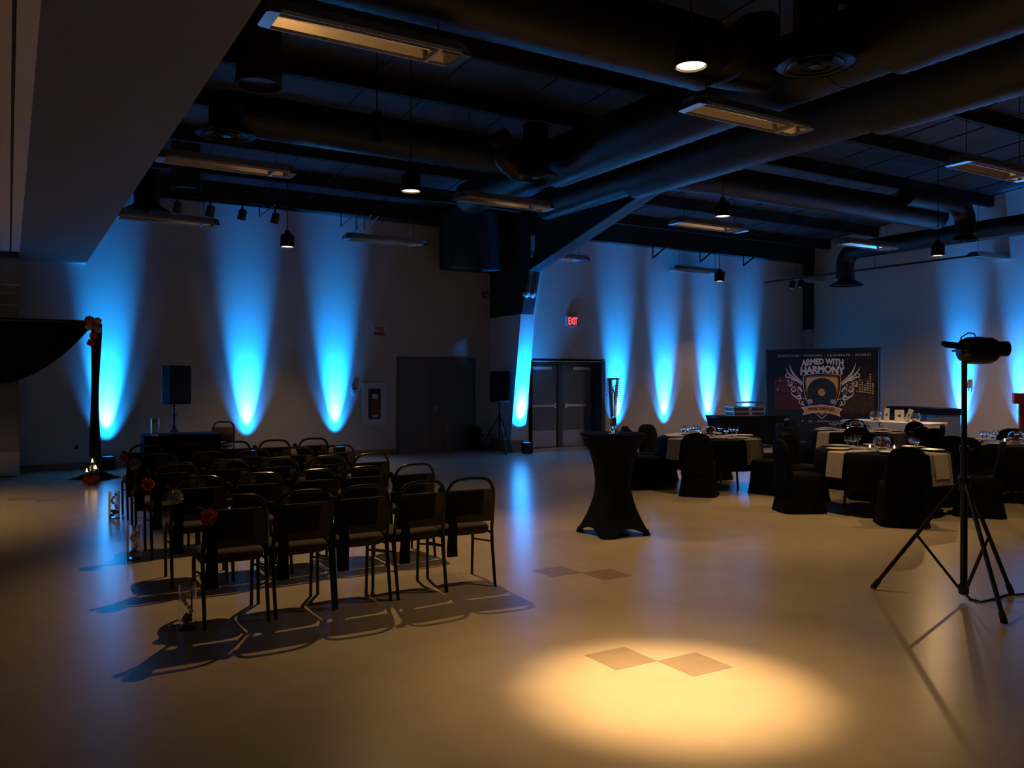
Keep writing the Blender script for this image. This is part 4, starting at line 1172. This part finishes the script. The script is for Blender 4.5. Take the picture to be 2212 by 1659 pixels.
# shield
def shield(s, top, bot):
    cx, cy = 1125, 900
    right = bez((1125, top), (1250, top+2), (1380, top+12), (1445, top+30), 6) + bez((1445, top+30), (1475, 850), (1430, 1130), (1125, bot), 12)[1:]
    pts = right + [(2250-x, y) for x, y in reversed(right[1:-1])]
    return [(cx+(x-cx)*s, cy+(y-cy)*(s)) for x, y in pts]
for nm, s, m, l in (('shield_outline', 1.0, 'print_white', 2), ('shield_field', .972, 'print_black', 3), ('shield_border', .90, 'print_brown', 4), ('shield_panel', .83, 'print_gold', 5)):
    flat(nm, shield(s, 545, 1365), m, l)
def disc(cx, cy, r, m, l, name, n=40, sy=1.0): return flat(name, [(cx+r*cos(2*pi*i/n), cy+r*sy*sin(2*pi*i/n)) for i in range(n)], m, l)
disc(1125, 885, 258, 'print_vinyl', 6, 'record_disc')
disc(1125, 885, 64, 'print_orange', 7, 'record_label')
flat('tone_arm', [(1232, 660), (1248, 664), (1190, 860), (1168, 880), (1160, 866), (1180, 845)], 'print_wood', 8)
for cx, sg in ((925, 1), (1320, -1)):
    flat('microphone_body', [(cx-30*sg, 1075), (cx+20*sg, 1070), (cx+120*sg, 1130), (cx+40*sg, 1140)], 'print_black', 7.5)
    disc(cx, 1050, 48, 'print_grey', 8, 'microphone_head', sy=.85)
flat('ribbon_outline', [(760, 1160), (870, 1145), (1120, 1105), (1380, 1145), (1490, 1180), (1425, 1240), (1452, 1315), (1275, 1262), (1120, 1240), (965, 1262), (790, 1300), (825, 1230)], 'print_white', 9)
flat('ribbon_face', [(785, 1170), (880, 1158), (1120, 1118), (1370, 1158), (1465, 1188), (1410, 1240), (1432, 1298), (1280, 1250), (1120, 1228), (960, 1250), (812, 1285), (840, 1230)], 'print_orange', 10)
mb = MB()
for i in range(3):
    strip(mb, [(1010+i*50, 1262), (1080+i*40, 1310)], 3, 3, 6.5); strip(mb, [(1240-i*50, 1262), (1170-i*40, 1310)], 3, 3, 6.5)
mb.build('ribbon_weave', 'print_orange', bn, smooth=False)
# scrolling wings
for sg in (-1, 1):
    mb = MB(); mg = MB()
    def X(p): return (1125+sg*p[0], p[1])
    def st(pts, a, c, which=None): strip(which or mb, [X(p) for p in pts], a, c, 3.5)
    st(bez((330, 720), (420, 640), (560, 520), (575, 365)), 9, 13)
    st(bez((330, 735), (470, 640), (610, 560), (640, 440)), 7, 12)
    st(bez((420, 660), (520, 600), (560, 470), (565, 400)), 5, 5)
    st(bez((520, 600), (600, 640), (660, 610), (640, 560)), 8, 12)
    st(spiral(610, 570, 46, 16, 1.5, .8), 7, 9)
    st(bez((340, 760), (430, 680), (520, 610), (575, 630)), 12, 12)
    st(bez((350, 700), (450, 690), (560, 640), (560, 660)), 7, 9)
    st(spiral(555, 735, 52, 14, -1.2, 1.1), 9, 8)
    st(spiral(490, 700, 60, 20, 3.4, .9), 5, 6, mg)
    st(spiral(490, 840, 58, 14, -2.0, 1.15), 11, 9)
    st(bez((345, 880), (380, 780), (430, 780), (420, 840)), 16, 12)
    st(bez((350, 920), (460, 900), (440, 830), (380, 830)), 9, 8, mg)
    st(bez((545, 890), (500, 1000), (400, 980), (380, 940)), 10, 15)
    st(spiral(405, 965, 55, 12, .3, 1.0), 11, 10)
    st(spiral(340, 1070, 78, 30, -2.6, .9), 6, 6)
    st(bez((300, 1130), (360, 1110), (360, 1040), (310, 1050)), 10, 8)
    mb.build('scroll_wing', 'print_white', bn, smooth=False)
    mg.build('scroll_accent', 'print_grey', bn, smooth=False)
def lettering(txt, x0, x1, cy, h, m, layer, **k):
    put_text('lettering', txt, m, bn, U((x0+x1)/2), V(cy), -.011-.0016*layer, (x1-x0)*S_, h*S_, **k)
lettering('NIGHTCLUB - WEDDING - CORPORATE - SCHOOL', 340, 1955, 222, 40, 'print_white', 2, bold=.012, shear=.2, spacing=1.45)
lettering('ARMED WITH', 775, 1492, 345, 92, 'print_white', 11, fat=.010, arch=.045, grow=.22)
lettering('HARMONY', 760, 1508, 488, 112, 'print_white', 11, fat=.012, arch=.05, grow=.22)
lettering('MUSIC SERVICES', 895, 1345, 1185, 50, 'print_black', 12, fat=.004, arch=.012)
lettering('DID', 440, 540, 1392, 34, 'print_white', 2, bold=.01, shear=.2, spacing=1.3)
lettering('K - DJ - PHOTO B', 770, 1350, 1412, 34, 'print_white', 2, bold=.01, shear=.2, spacing=1.3)

# ------------------------------------------------------------------ stage light on a tripod at right
hub = at_z(2083, 1282, .05)
st = tripod('light_stand', (hub.x, hub.y, 0), [at_z(1887, 1275, 0), at_z(2186, 1286, 0), at_z(2171, 1352, 0)], .86, 1.92, .04, 'black tripod stand carrying a stage light at right', 'light stand', r=.02, brace=.52)
tl = hub.x*FX+hub.y*FY
hz = at_t(2100, 757, tl).z
sl = thing('stage_light', (hub.x, hub.y, hz), -YAW, 'black barrel stage light clamped on the tripod, pointing right', 'stage light')
T = Matrix.Translation((.03, 0, 0)) @ Matrix.Rotation(pi/2, 4, 'Y') @ Matrix.Rotation(.0, 4, 'X')
MB().lathe([(.05, -.07), (.075, -.055), (.098, -.01), (.102, .08), (.098, .16), (.08, .195), (.045, .205)], 24, T=T).build('barrel', 'black_metal', sl)
MB().lathe([(.052, .20), (.056, .20), (.057, .285), (.05, .285), (.048, .21)], 20, T=Matrix.Translation((0, 0, .012)) @ T, cap0=False).build('snoot', 'black_metal', sl)
MB().box(-.145, -.02, -.02, .02, .005, .05, T=Matrix.Rotation(.12, 4, 'Y')).build('clamp_arm', 'black_metal', sl, smooth=False, bevel=.005)
MB().ball((-.15, 0, .05), .022, 10, 7).build('clamp_knob', 'black_metal', sl)
MB().tube([(-.04, 0, .04), (-.02, 0, .10), (.03, 0, .13), (.07, 0, .125), (.085, 0, .10)], .0045, 8).build('safety_cable', 'rubber', sl)
MB().tube([(-.03, -.11, 0), (-.03, -.11, -.02), (.06, -.108, 0)], .008, 6).tube([(-.03, .11, 0), (.06, .108, 0)], .008, 6).tube([(-.03, -.11, 0), (-.03, .11, 0)], .008, 6).build('yoke', 'black_metal', sl)
cpts = [at_z(x, y, 0) for x, y in ((2086, 1284), (2098, 1297), (2120, 1303), (2150, 1296), (2175, 1288), (2210, 1286), (2260, 1280))]
cb_ = MB().tube([(p.x, p.y, .008) for p in cpts], .007, 8).build('power_cable', 'rubber')
tag(cb_, 'black power cable trailing on the floor from the tripod', 'cable')
